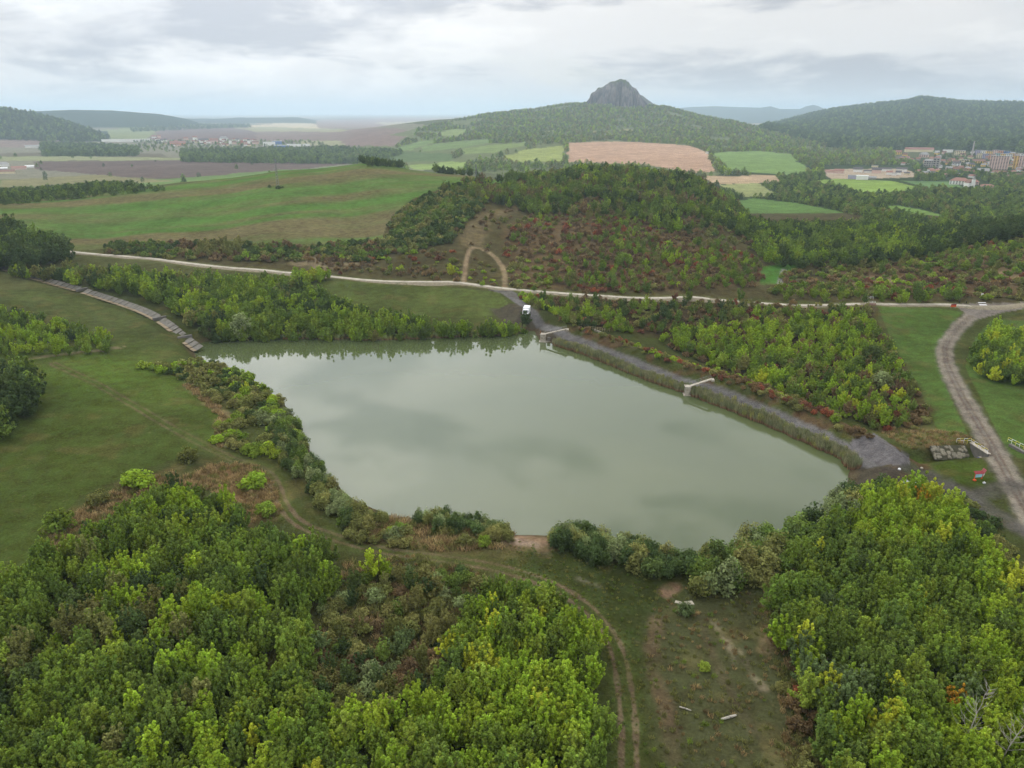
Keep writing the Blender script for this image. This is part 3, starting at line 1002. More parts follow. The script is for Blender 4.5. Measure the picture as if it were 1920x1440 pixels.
paint(TRACK2, 0, 0.35, (128, 116, 92), 'path', ruts=0.8, rut_w=0.2, amt=0.8, noise=0.3)
paint(TRACK3, 1.2, 0.8, (70, 74, 44), 'path', amt=0.6)
paint(HTRK_A, 1.0, 0.5, (158, 138, 110), 'path', amt=0.95, noise=0.15)
paint(HTRK_B, 1.1, 0.6, (156, 138, 108), 'path', amt=0.9, noise=0.2)
paint(STREAM, 1.2, 0.4, (150, 146, 138), None, amt=0.9)
# fork where the dam road leaves the slab road, junction and the wide cobbled apron at the dam's end
for poly, c in (([(905, 541), (958, 545), (985, 566), (966, 560), (935, 549)], (112, 108, 102)),
                ([(1600, 822), (1640, 812), (1668, 832), (1705, 856), (1706, 869), (1650, 873), (1612, 852), (1588, 838)], (112, 108, 108)),
                ([(1790, 570), (1920, 567), (1925, 578), (1872, 588), (1840, 598), (1815, 590), (1800, 580)], (126, 118, 110))):
    gx, gy, gd = PXv[nr_idx], PYv[nr_idx], None
    m = in_poly(gx, gy, poly)
    colv[nr_idx[m]] = lin(c) * (0.8 + 0.4 * fbm(nx[m] / 1.2, ny[m] / 1.2, 71, 3))[:, None]
    add_part('asphalt_road', nr_idx[m])
# erosion scars in the cleared strip
for ln, w, c in (([(1340, 1165), (1372, 1225), (1378, 1240)], 0.35, (150, 138, 112)), ([(1388, 1222), (1408, 1262), (1432, 1290)], 0.3, (150, 138, 112)),
                 ([(1230, 1160), (1225, 1250), (1250, 1330), (1262, 1420)], 1.0, (104, 90, 68)), ([(1310, 1150), (1330, 1210), (1365, 1290), (1410, 1370)], 0.6, (88, 82, 60)),
                 ([(1250, 1110), (1262, 1100)], 1.3, (140, 112, 92)), ([(1085, 1085), (1105, 1093), (1125, 1098)], 0.3, (128, 124, 100)), ([(1440, 1130), (1450, 1180), (1432, 1220)], 1.0, (130, 112, 82)),
                 ([(960, 1012), (1000, 1022)], 0.9, (176, 156, 136)), ([(470, 843), (500, 838), (515, 838)], 0.8, (120, 116, 96))):
    paint(smooth_line(wline(ln), 0.8), w, 0.6, c, None, noise=0.6, amt=0.9)
# wet shore and pond bed
dp, _, _ = seg_dist(nx, ny, POND, True)
ins = in_poly(nx, ny, POND)
k_ = np.where(ins, 1.0, sstep(2.2, 0.3, dp))[:, None] * 0.8
colv[nr_idx] = colv[nr_idx] * (1 - k_) + lin((96, 84, 64)) * k_
part_id[nr_idx[ins]] = 0
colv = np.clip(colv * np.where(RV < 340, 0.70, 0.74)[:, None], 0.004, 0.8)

ii, jj = np.meshgrid(np.arange(NA - 1), np.arange(NR - 1), indexing='ij')
q0 = (ii * NR + jj).ravel()
QUADS = np.stack([q0, q0 + 1, q0 + NR + 1, q0 + NR], 1)[:, ::-1]
# a face belongs to a part when its first corner does
FP = part_id[q0]
VALL = np.stack([VX, VY, VZ], 1)
STRUCT_LABEL = {
    'field': 'pale green crop field', 'ploughed_field': 'brown ploughed field', 'stubble_field': 'pale tan stubble field',
    'crop_field': 'green sprouting crop field with brown soil streaks on the hill behind the slab road', 'meadow': 'mown green meadow',
    'path': 'worn dirt wheel track through the grass', 'asphalt_road': 'grey asphalt road on the dam', 'dirt_road': 'pale dirt road curving beside the dam',
    'stone_pitching': 'dark stone slope of the dam above the reeds', 'grass_strip': 'bright grass strip by the drain', 'ground': 'rolling grass and scrub ground'}


def ground_piece(name, fmask, extra=None):
    f = QUADS[fmask]
    if len(f) == 0:
        return None
    used, inv = np.unique(f, return_inverse=True)
    f2 = inv.reshape(f.shape)
    me = mesh_np(name, VALL[used], f2, [M_GROUND], smooth=True)
    a = me.color_attributes.new('landcover', 'FLOAT_COLOR', 'POINT')
    c4 = np.ones((len(used), 4), np.float32); c4[:, :3] = colv[used]
    a.data.foreach_set('color', c4.ravel())
    o = mobj(name, me)
    return tag(o, STRUCT_LABEL.get(name), None, None, 'structure')


for pid, nm in enumerate(part_names):
    ground_piece(nm, FP == pid)
# the small disc straight below the camera
cv = [(0, 0, h1(0.1, 0.1))] + [(VX[i * NR], VY[i * NR], VZ[i * NR]) for i in range(NA)]
cf_ = [[0, i + 2, i + 1] for i in range(NA - 1)]
me = mesh_np('ground', cv, cf_, [M_GROUND])
a = me.color_attributes.new('landcover', 'FLOAT_COLOR', 'POINT')
a.data.foreach_set('color', np.tile(np.array([*lin(C_MEADOW), 1.0], np.float32), len(cv)))
tag(mobj('ground', me), 'grass below the viewpoint', None, None, 'structure')

# water
wp = []
for i in range(len(POND)):
    x, y = POND[i]
    cxp, cyp = 20.0, 140.0
    k = 1 + 3.0 / max(20.0, math.hypot(x - cxp, y - cyp))
    wp.append((cxp + (x - cxp) * k, cyp + (y - cyp) * k, 0.0))
me = bpy.data.meshes.new('pond_water')
me.from_pydata(wp, [], [list(range(len(wp)))])
bm = bmesh.new(); bm.from_mesh(me); bmesh.ops.triangulate(bm, faces=bm.faces[:])
bmesh.ops.recalc_face_normals(bm, faces=bm.faces)
if sum(f.normal.z for f in bm.faces) < 0: bmesh.ops.reverse_faces(bm, faces=bm.faces[:])
bm.to_mesh(me); bm.free()
me.materials.append(M_WATER)
tag(mobj('pond_water', me), 'still grey green muddy pond water', None, None, 'structure')


# ------------------------------------------------------------------ rock butte on the far hill
def build_butte():
    r0 = 2950.0
    sil = [(1090, 194), (1100, 190), (1104, 185), (1108, 175), (1113, 171), (1125, 163.5), (1135, 158.5), (1143, 154.5), (1153, 153), (1156, 150), (1165, 149.5), (1172, 150), (1179, 153.5),
           (1185, 163), (1190, 165), (1193, 166.5), (1198, 175), (1204, 183), (1212, 193), (1225, 203), (1240, 212)]
    us = []; hs = []
    a0, b0, c0 = pix_dir(1160, 190)
    azc = math.atan2(a0, b0)
    for p in sil:
        a, b, c = pix_dir(*p)
        us.append((math.atan2(a, b) - azc) * r0); hs.append(CAM_H + r0 * c / math.hypot(a, b))
    us = np.array(us); hs = np.array(hs)
    nu, nv = 220, 150
    U = np.linspace(us[0], us[-1], nu); V = np.linspace(-1, 1, nv)
    UU, VV = np.meshgrid(U, V, indexing='ij')
    crest = np.interp(UU, us, hs)
    base = 62.0
    rib = (fbm(UU / 26.0, VV * 0 + 3.3, 91, 4) - 0.5) * 2
    rib2 = (fbm(UU / 11.0, VV * 1.5, 93, 3) - 0.5) * 2
    t = np.abs(VV)
    prof = 1 - t ** (3.4 - 1.2 * rib * (VV < 0))
    z = base + (crest - base) * np.clip(prof, 0, 1) + rib2 * 6.0 * (1 - t ** 4)
    depth = 120 + 70 * rib + 26 * rib2
    yy = VV * depth * np.clip((crest - base) / 110.0, 0.25, 1.2)
    fwd = np.array([math.sin(azc), math.cos(azc)]); rt = np.array([math.cos(azc), -math.sin(azc)])
    cx, cy_ = fwd * (r0 + 30)
    X = cx + rt[0] * UU + fwd[0] * yy; Y = cy_ + rt[1] * UU + fwd[1] * yy
    verts = np.stack([X.ravel(), Y.ravel(), z.ravel()], 1)
    i, j = np.meshgrid(np.arange(nu - 1), np.arange(nv - 1), indexing='ij')
    q = (i * nv + j).ravel()
    me = mesh_np('rock_butte', verts, np.stack([q, q + nv, q + nv + 1, q + 1], 1), [M_ROCK])
    tag(mobj('rock_butte', me), 'steep grey rock butte with vertical ribs on the far wooded hill', None, None, 'structure')


build_butte()

# ------------------------------------------------------------------ plant prototypes (meshes only; linked as things or instanced as stuff)
def leaf_cloud(centres, radii, n_per, size, rs, up_bias=0.75, shell=0.55, sizevar=0.5):
    """folded leaf-clump faces spread through ellipsoid lobes; returns verts, faces (quads), var"""
    C = np.repeat(centres, n_per, 0); Rd = np.repeat(radii, n_per, 0)
    n = len(C)
    d = rs.normal(size=(n, 3)); d /= np.linalg.norm(d, axis=1, keepdims=True)
    rad = (shell + (1 - shell) * rs.random((n, 1)) ** 0.7)
    p = C + d * Rd * rad
    nrm = d * 0.7 + rs.normal(size=(n, 3)) * 0.55; nrm[:, 2] += up_bias
    nrm /= np.linalg.norm(nrm, axis=1, keepdims=True)
    t = np.cross(nrm, rs.normal(size=(n, 3))); t /= np.linalg.norm(t, axis=1, keepdims=True)
    b = np.cross(nrm, t)
    s = size * (1 - sizevar / 2 + sizevar * rs.random((n, 1)))
    w = s * (0.55 + 0.35 * rs.random((n, 1)))
    fold = nrm * s * 0.18
    v = np.stack([p - t * s * 0.5, p - b * w * 0.5 + fold, p + t * s * 0.5, p + b * w * 0.5 + fold], 1).reshape(-1, 3)
    f = np.arange(n * 4).reshape(n, 4)
    lobevar = np.repeat(rs.random(len(centres)), n_per)
    return v, f, np.clip(0.5 * lobevar + 0.5 * rs.random(n), 0, 1)


def crown_mesh(name, v, f, var, mat=None):
    me = mesh_np(name, v, f, [mat or M_LEAF])
    a = me.attributes.new('leafvar', 'FLOAT', 'FACE')
    a.data.foreach_set('value', var.astype(np.float32))
    return me


def tree_lobes(rs, H, W, n_lobes, base=0.18, ragged=0.25, spire=0.5, lobe=0.2):
    """lobe centres over a crown profile; spire 0 = round, 1 = pointed"""
    C = []; Rd = []
    for i in range(n_lobes):
        t = (i + 0.5) / n_lobes
        z = base + (1 - base) * t ** 0.85
        u = (z - base) / (1 - base)
        prof = (math.sin(math.pi * min(1, u * 0.86 + 0.12)) ** 0.7) * (1 - spire * 0.55 * u)
        a = i * 2.39996 + rs.random() * 0.8
        rr_ = W / 2 * prof * (0.35 + 0.65 * math.sqrt(rs.random())) * (1 + ragged * (rs.random() - 0.5) * 2)
        lr = lobe * W * (0.65 + 0.6 * rs.random())
        C.append((math.cos(a) * rr_, math.sin(a) * rr_, z * H * (1 - 0.06 * rs.random()) - lr * 0.4))
        Rd.append((lr * 0.85, lr * 0.85, lr * (0.85 + 0.9 * spire * rs.random())))
    # top leader
    C.append((0, 0, H * 0.9)); Rd.append((W * 0.1, W * 0.1, H * 0.1))
    return np.array(C), np.array(Rd)


def sapling_lobes(rs, H, W, shoots, per, fat=0.5):
    """several leaning leader shoots, each a chain of shrinking leaf lobes: a spiky, uneven crown"""
    C = []; Rd = []
    a0 = rs.random() * 6.28
    for i in range(shoots):
        q = math.sqrt((i + 0.3) / shoots) * (0.75 + 0.5 * rs.random())
        a = a0 + i * 2.39996 + rs.normal() * 0.3
        top = H * (1.0 - 0.42 * q * q) * (0.82 + 0.25 * rs.random())
        bz = H * (0.16 + 0.1 * rs.random())
        for k in range(per):
            t = (k + 0.6) / per
            r_ = fat * (1.15 - 0.78 * t) * (0.75 + 0.5 * rs.random()) * (1.1 - 0.25 * q)
            rad = W / 2 * q * (t ** 0.6)
            C.append((math.cos(a) * rad + rs.normal() * 0.18, math.sin(a) * rad + rs.normal() * 0.18, bz + (top - bz) * t - r_ * 0.3))
            Rd.append((r_, r_, r_ * (1.0 + 0.7 * t)))
    return np.array(C), np.array(Rd)


def trunk_mb(rs, H, r0, limbs=5):
    mb = MB()
    p = Vector((0, 0, -0.3)); r = r0
    for i in range(4):
        q = Vector((rs.normal() * 0.04 * H * 0.3, rs.normal() * 0.04 * H * 0.3, H * 0.72 * (i + 1) / 4))
        mb.tube(p, q, r, r * 0.72, 6, False)
        p = q; r *= 0.72
    for i in range(limbs):
        a = rs.random() * 6.28; z = H * (0.22 + 0.4 * rs.random())
        mb.tube((0, 0, z), (math.cos(a) * H * 0.22, math.sin(a) * H * 0.22, z + H * 0.16), r0 * 0.4, r0 * 0.12, 5, False)
    return mb


def mb_mesh(mb, name, mat):
    me = bpy.data.meshes.new(name)
    me.from_pydata(mb.v, [], mb.f); me.materials.append(mat)
    return me


TREE = {}                                        # kind -> list of (crown mesh, trunk mesh)
rs = np.random.default_rng(11)
# unit trees are 8 m tall
lst = []
for i in range(9):
    C, Rd = sapling_lobes(rs, 8.0, 4.6 + 1.4 * rs.random(), 12 + int(rs.random() * 6), 6, 0.52 + 0.22 * rs.random())
    lst.append((crown_mesh('crown', *leaf_cloud(C, Rd, 34, 0.36, rs, shell=0.25)), mb_mesh(trunk_mb(rs, 8.0, 0.13), 'trunk', M_BARK)))
TREE['near'] = lst
lst = []
for i in range(6):
    C, Rd = sapling_lobes(rs, 8.0, 5.2 + 1.6 * rs.random(), 10 + int(rs.random() * 4), 5, 0.75 + 0.25 * rs.random())
    lst.append((crown_mesh('crown', *leaf_cloud(C, Rd, 20, 0.6, rs, shell=0.35)), mb_mesh(trunk_mb(rs, 8.0, 0.14, 2), 'trunk', M_BARK)))
TREE['mid'] = lst
lst = []
for i in range(4):
    C, Rd = tree_lobes(rs, 8.0, 6.4, 12, base=0.1, spire=0.1, lobe=0.26)
    lst.append((crown_mesh('crown', *leaf_cloud(C, Rd, 14, 1.35, rs, shell=0.75)), None))
TREE['far'] = lst
lst = []
for i in range(3):                               # broad rounded tree
    C, Rd = tree_lobes(rs, 8.0, 8.4, 40, base=0.08, spire=0.0, lobe=0.15)
    lst.append((crown_mesh('crown', *leaf_cloud(C, Rd, 55, 0.55, rs, shell=0.7)), mb_mesh(trunk_mb(rs, 8.0, 0.25, 6), 'trunk', M_BARK)))
TREE['round'] = lst
SHRUB = {}


def shrub_mesh(rs, H, W, lobes, n_per, size, name='shrub', upright=0.0):
    C = []; Rd = []
    for i in range(lobes):
        a = rs.random() * 6.28; q = math.sqrt(rs.random())
        z = H * (0.25 + 0.6 * rs.random()) * (1 - 0.45 * q * q)
        lr = W * 0.16 * (0.7 + 0.6 * rs.random())
        C.append((math.cos(a) * q * W * 0.4, math.sin(a) * q * W * 0.4, z)); Rd.append((lr, lr, lr * (0.9 + upright)))
    v, f, var = leaf_cloud(np.array(C), np.array(Rd), n_per, size, rs)
    v[:, 2] = np.maximum(v[:, 2], -0.05)
    return crown_mesh(name, v, f, var)


SHRUB['near'] = [shrub_mesh(rs, 2.2, 3.4, 22, 46, 0.30) for i in range(5)]
SHRUB['mid'] = [shrub_mesh(rs, 2.2, 3.4, 12, 22, 0.52) for i in range(4)]
SHRUB['far'] = [shrub_mesh(rs, 2.4, 3.6, 7, 12, 0.95) for i in range(3)]
SHRUB['willow'] = [shrub_mesh(rs, 3.6, 3.4, 26, 46, 0.30, upright=0.8) for i in range(4)]


def blades(rs, n, H, spread, wid, lean=0.25, name='reed_tuft', mat=None):
    v = []; f = []; up = []; var = []
    for i in range(n):
        a = rs.random() * 6.28; q = math.sqrt(rs.random()) * spread
        x, y = math.cos(a) * q, math.sin(a) * q
        h = H * (0.65 + 0.45 * rs.random())
        lx, ly = rs.normal() * lean * h, rs.normal() * lean * h
        b = rs.random() * 3.14; wx, wy = math.cos(b) * wid / 2, math.sin(b) * wid / 2
        k = len(v)
        for t, wv in ((0, 0.8), (0.55, 1.0), (1.0, 0.35)):
            cx, cy_ = x + lx * t * t, y + ly * t * t
            v += [(cx - wx * wv, cy_ - wy * wv, h * t - 0.1), (cx + wx * wv, cy_ + wy * wv, h * t - 0.1)]
            up += [t, t]
        f += [[k, k + 1, k + 3, k + 2], [k + 2, k + 3, k + 5, k + 4]]
        vv = rs.random(); var += [vv, vv]
    me = mesh_np(name, np.array(v), np.array(f), [mat or M_REED])
    at = me.attributes.new('up', 'FLOAT', 'POINT'); at.data.foreach_set('value', np.array(up, np.float32))
    at = me.attributes.new('leafvar', 'FLOAT', 'FACE'); at.data.foreach_set('value', np.array(var, np.float32))
    return me


REEDS = [blades(rs, 70, 2.3, 0.75, 0.10, 0.10) for i in range(3)]
GRASS = [blades(rs, 46, 0.75, 0.55, 0.07, 0.38, 'grass_tuft', M_LEAF) for i in range(3)]

# leaf colours (sRGB of the leaf itself)
PAL = {
    'green': [(122, 142, 56), (114, 134, 56), (130, 146, 58), (106, 128, 54)],
    'yellowgreen': [(140, 162, 52), (132, 156, 50), (146, 164, 54), (126, 150, 50)],
    'dark': [(78, 94, 54), (84, 98, 54), (72, 88, 52)],
    'midgreen': [(102, 120, 56), (108, 126, 58), (94, 114, 54)],
    'olive': [(120, 122, 70), (112, 116, 64), (128, 126, 74)],
    'willow': [(130, 140, 94), (122, 134, 86), (114, 124, 82)],
    'brown': [(118, 100, 72), (110, 92, 66), (126, 106, 74)],
    'red': [(128, 88, 66), (118, 80, 62), (142, 86, 62)],
    'yellow': [(174, 180, 58), (166, 172, 56)],
    'orange': [(194, 150, 54)],
    'lime': [(176, 196, 58)],
    'reed': [(112, 114, 84), (104, 108, 78), (118, 116, 88)],
    'teal': [(104, 120, 74), (98, 114, 70)],
}
COLOUR_WORD = {'green': 'green', 'yellowgreen': 'yellow-green', 'dark': 'dark green', 'midgreen': 'deep green', 'olive': 'olive', 'willow': 'grey-green',
               'brown': 'brownish', 'red': 'reddish', 'yellow': 'yellow', 'orange': 'orange', 'lime': 'lime green', 'teal': 'bluish green'}


def tint_of(key):
    c = lin(PAL[key][rng.integers(len(PAL[key]))])
    return c * (0.92 + 0.40 * rng.random())


def region_points(poly, spacing, zoff, r0, r1, keep=1.0, jitter=0.42, clump=None):
    """jittered world grid of points whose canopy (zoff above the ground) falls in the patch"""
    P = np.array(poly, float)
    azs = [math.atan2(p[0] - 960, FPX * CP + (720 - p[1]) * SP) for p in poly]
    a0, a1 = min(azs), max(azs)
    cs = [(math.sin(a) * r, math.cos(a) * r) for a in np.linspace(a0, a1, 9) for r in (r0, r1)]
    x0, x1 = min(c[0] for c in cs), max(c[0] for c in cs)
    y0, y1 = min(c[1] for c in cs), max(c[1] for c in cs)
    gx, gy = np.meshgrid(np.arange(x0, x1, spacing), np.arange(y0, y1, spacing * 0.87))
    gx = gx + (np.arange(gx.shape[0]) % 2)[:, None] * spacing * 0.5
    gx = gx.ravel(); gy = gy.ravel()
    r = np.hypot(gx, gy); az = np.arctan2(gx, gy)
    m = (r > r0) & (r < r1) & (az > a0 - 0.05) & (az < a1 + 0.05)
    gx, gy = gx[m], gy[m]
    gx = gx + (rng.random(len(gx)) - 0.5) * 2 * jitter * spacing; gy = gy + (rng.random(len(gx)) - 0.5) * 2 * jitter * spacing
    z = height(gx, gy)
    px, py, d = project(gx, gy, z + zoff)
    m = in_poly(px, py, poly) & (d > 5)
    if keep < 1.0: m &= rng.random(len(gx)) < keep
    if clump is not None:
        m &= fbm(gx / clump[0], gy / clump[0], clump[2], 3) > clump[1]
    return np.stack([gx[m], gy[m], z[m]], 1), px[m], py[m]


FIELD_POLYS = [(p, rr0) for p, rr0, c, nm in LAND if nm and 'field' in nm]


FIELD_POLYS += [([(1540, 310), (1712, 310), (1716, 338), (1545, 338)], (900, 2300)), ([(1772, 332), (1836, 332), (1866, 352), (1772, 354)], (900, 2300)),
                ([(1855, 300), (1920, 300), (1920, 322), (1855, 322)], (1200, 2300)), ([(1676, 276), (1750, 276), (1750, 297), (1676, 297)], (1200, 3000)), ([(1826, 286), (1920, 286), (1920, 300), (1826, 300)], (1200, 3000))]


def in_field(pts, grow=0.0):
    px, py, d = project(pts[:, 0], pts[:, 1], pts[:, 2])
    r = np.hypot(pts[:, 0], pts[:, 1])
    out = np.zeros(len(pts), bool)
    for poly, (a, b) in FIELD_POLYS:
        m = (r >= a) & (r <= b)
        for oy in (0.0, 1.0):                        # keep a strip clear in front so that the trees do not hide the field
            out |= m & in_poly(px, py - oy * grow * np.clip((r - 500) / 900.0, 0.25, 1.0), poly)
    return out


def pick(weights, n=None):
    """weighted choice; n in 0..1 (a smooth noise of the place) groups equal picks into patches"""
    ks = list(weights); w = np.cumsum([weights[k] for k in ks])
    u = rng.random()
    if n is not None and rng.random() < 0.62:
        u = 0.5 + 0.5 * math.erf((n - 0.5) / 0.17) + rng.normal() * 0.07
    return ks[int(np.searchsorted(w / w[-1], min(0.9999, max(0.0, u))))]


PLANTS = []     # dict(kind 'tree'/'shrub', loc, scale(3), rot, tint, colour, where, stuff)


def plant_region(kind, poly, spacing, zoff, rr_, sc, weights, where, stuff, keep=1.0, clump=None, lod=None, avoid=None, widen=1.0, wfun=None):
    pts, px, py = region_points(poly, spacing, zoff, rr_[0], rr_[1], keep, clump=clump)
    if avoid is not None and len(pts):
        m = ~avoid(pts)
        pts, px, py = pts[m], px[m], py[m]
    patch = fbm(pts[:, 0] / 17.0, pts[:, 1] / 17.0, 101, 3) if len(pts) else []
    for i in range(len(pts)):
        w = wfun(px[i], py[i]) if wfun else weights
        ck = pick(w, None if kind == 'far' else float(patch[i]))
        s = sc[0] + (sc[1] - sc[0]) * rng.random()
        PLANTS.append(dict(kind=kind, loc=pts[i], scale=(s * widen * (0.9 + 0.25 * rng.random()), s * widen * (0.9 + 0.25 * rng.random()), s * (0.85 + 0.35 * rng.random())),
                           rot=rng.random() * 6.283, tint=tint_of(ck), colour=ck, where=where, stuff=stuff, lod=lod, r=math.hypot(pts[i][0], pts[i][1])))


def single(kind, px, py, s, ck, where, lod=None, zoff=0.0, widen=1.0):
    x, y, z = ground_at(px, py, zoff)
    PLANTS.append(dict(kind=kind, loc=(x, y, z), scale=(s * widen, s * widen, s), rot=rng.random() * 6.283, tint=tint_of(ck), colour=ck, where=where,
                       stuff=None, lod=lod, r=0.0, must=True))


# --- woods and scrub, near to far -------------------------------------------------
def w_left(px, py):
    if py > 1290 and 380 < px < 1150 or px > 830:
        return {'yellowgreen': 6, 'green': 3, 'yellow': 0.35, 'midgreen': 1}
    return {'green': 6, 'midgreen': 3, 'yellowgreen': 1.6, 'dark': 0.6, 'olive': 0.4}


plant_region('tree', [(-120, 1120), (0, 1085), (60, 1050), (130, 1000), (240, 945), (330, 905), (420, 925), (450, 985), (540, 1000), (610, 1025), (625, 1080), (590, 1150), (565, 1250), (600, 1330),
                      (770, 1330), (820, 1250), (880, 1140), (960, 1085), (1050, 1120), (1120, 1190), (1140, 1290), (1130, 1440), (1130, 1640), (-120, 1640)],
             1.85, 3.0, (38, 140), (0.34, 0.8), None, 'wood at the lower left', 'wood_left', keep=0.93, wfun=w_left)
plant_region('tree', [(650, 1060), (780, 1050), (960, 1090), (880, 1140), (820, 1250), (770, 1330), (600, 1330), (565, 1250), (600, 1150)],
             3.4, 2.4, (50, 120), (0.35, 0.6), {'olive': 4, 'teal': 2, 'dark': 2, 'midgreen': 2}, 'scrub clearing lower left', 'wood_left', keep=0.75)
plant_region('shrub', [(650, 1060), (780, 1040), (960, 1085), (880, 1140), (820, 1260), (770, 1340), (600, 1340), (560, 1250), (590, 1150)],
             2.6, 1.0, (50, 120), (0.6, 1.0), {'olive': 5, 'brown': 1.2, 'willow': 1.5, 'midgreen': 2.5, 'dark': 1}, 'scrub clearing lower left', 'scrub_near', keep=0.85)


def w_right(px, py):
    if py < 1020 and px > 1600:
        return {'yellowgreen': 7, 'yellow': 1.6, 'orange': 0.06, 'green': 1.5}
    if py > 1320 and px > 1640 or px > 1840:
        return {'yellowgreen': 5, 'green': 3, 'yellow': 0.5, 'midgreen': 1}
    return {'green': 5, 'midgreen': 4, 'yellowgreen': 1, 'teal': 0.8, 'yellow': 0.12}


plant_region('tree', [(1640, 915), (1700, 905), (1770, 920), (1830, 985), (1880, 1060), (1960, 1110), (2040, 1200), (2040, 1640), (1570, 1640), (1560, 1440), (1525, 1340), (1500, 1230), (1460, 1180), (1450, 1120), (1490, 1060), (1540, 990)],
             1.9, 3.0, (38, 150), (0.36, 0.84), None, 'wood at the lower right', 'wood_right', keep=0.94, wfun=w_right)
plant_region('shrub', [(1440, 1090), (1490, 1060), (1470, 1180), (1500, 1260), (1540, 1340), (1570, 1460), (1570, 1600), (1510, 1600), (1480, 1330), (1450, 1200)],
             2.3, 0.9, (38, 120), (0.55, 1.0), {'olive': 4, 'brown': 2.5, 'yellowgreen': 0.8, 'red': 0.3}, 'edge of the right wood', 'scrub_near', keep=0.85)
plant_region('shrub', [(1800, 930), (1860, 960), (1940, 1060), (2000, 1120), (1900, 1080), (1840, 1000)], 2.8, 1.0, (60, 150), (0.7, 1.1), {'olive': 3, 'midgreen': 3, 'dark': 2},
             'right wood edge by the road', 'scrub_near', keep=0.8)
# shore thickets
plant_region('shrub', [(225, 652), (300, 652), (370, 672), (440, 692), (480, 716), (525, 752), (552, 790), (575, 838), (540, 838), (505, 800), (460, 770), (400, 745), (330, 700), (240, 680)],
             2.5, 1.2, (80, 220), (0.8, 1.25), {'olive': 4, 'dark': 2.5, 'yellowgreen': 1.6, 'green': 2, 'willow': 1}, 'thicket on the left shore', 'shore_scrub', keep=0.9)
plant_region('shrub', [(395, 790), (470, 765), (525, 800), (530, 850), (470, 850), (405, 828)], 2.8, 1.2, (80, 200), (0.75, 1.15), {'yellowgreen': 3, 'green': 2, 'olive': 2}, 'clump beside the left shore', 'shore_scrub', keep=0.7)
plant_region('willow', [(500, 790), (552, 785), (575, 838), (610, 890), (660, 938), (720, 962), (700, 985), (640, 970), (585, 930), (545, 880), (520, 840)],
             2.0, 1.8, (80, 180), (0.62, 0.95), {'willow': 5, 'olive': 3, 'dark': 3, 'midgreen': 1}, 'left shore thicket', 'shore_scrub', keep=0.95)
plant_region('shrub', [(620, 960), (700, 985), (800, 985), (950, 1000), (940, 1028), (820, 1030), (720, 1012), (650, 1000)], 3.0, 1.0, (70, 150), (0.55, 0.95), {'green': 2, 'olive': 4, 'yellowgreen': 1.3}, 'near shore thicket', 'shore_scrub', keep=0.55)
plant_region('willow', [(780, 960), (830, 955), (960, 985), (960, 1002), (880, 990), (790, 984)], 1.9, 1.6, (70, 150), (0.6, 0.85), {'willow': 4, 'dark': 3, 'olive': 2}, 'near shore left of the landing', 'shore_scrub', keep=0.95)
plant_region('willow', [(1032, 990), (1100, 985), (1180, 1010), (1290, 1040), (1310, 1062), (1260, 1072), (1180, 1055), (1100, 1035), (1035, 1012)], 1.9, 1.8, (70, 150), (0.7, 1.05), {'willow': 5, 'olive': 3, 'dark': 1.5}, 'near shore right of the landing', 'shore_scrub', keep=0.95)
plant_region('willow', [(1290, 1045), (1400, 1010), (1480, 985), (1540, 950), (1600, 905), (1660, 905), (1640, 930), (1560, 985), (1490, 1055), (1440, 1085), (1300, 1090)], 2.2, 2.5, (70, 170), (0.9, 1.5), {'willow': 3, 'dark': 4, 'midgreen': 3, 'olive': 2}, 'right end of the near shore', 'shore_scrub', keep=0.95)
# far bank wood
plant_region('tree', [(-40, 500), (60, 508), (120, 503), (260, 508), (420, 519), (540, 526), (610, 548), (650, 574), (740, 592), (860, 605), (960, 605), (985, 612), (975, 622), (880, 622), (760, 627), (600, 628), (400, 630), (350, 596), (318, 568), (258, 546), (160, 530), (60, 512), (-40, 503)],
             3.1, 3.0, (170, 400), (0.5, 0.85), {'green': 4, 'midgreen': 4, 'yellowgreen': 2.2, 'dark': 1.5, 'olive': 0.5}, 'wood on the far bank of the pond', 'wood_far_bank', keep=0.95)
plant_region('tree', [(-80, 405), (0, 410), (60, 440), (125, 458), (128, 480), (60, 490), (-80, 498)], 5.0, 4.5, (230, 480), (0.9, 1.4), {'dark': 6, 'midgreen': 2}, 'dark wood at the left end of the slab road', 'wood_far_bank')
plant_region('tree', [(540, 512), (600, 505), (622, 512), (600, 525), (550, 525)], 3.5, 2.5, (200, 350), (0.5, 0.7), {'yellowgreen': 5, 'yellow': 2}, 'yellow thicket beside the slab road', 'wood_far_bank')
plant_region('shrub', [(380, 632), (600, 626), (760, 626), (880, 620), (985, 615), (985, 624), (880, 628), (600, 632), (440, 636)], 2.2, 1.0, (150, 300), (0.7, 1.1), {'dark': 4, 'olive': 4, 'midgreen': 2}, 'far shore of the pond', 'shore_scrub')
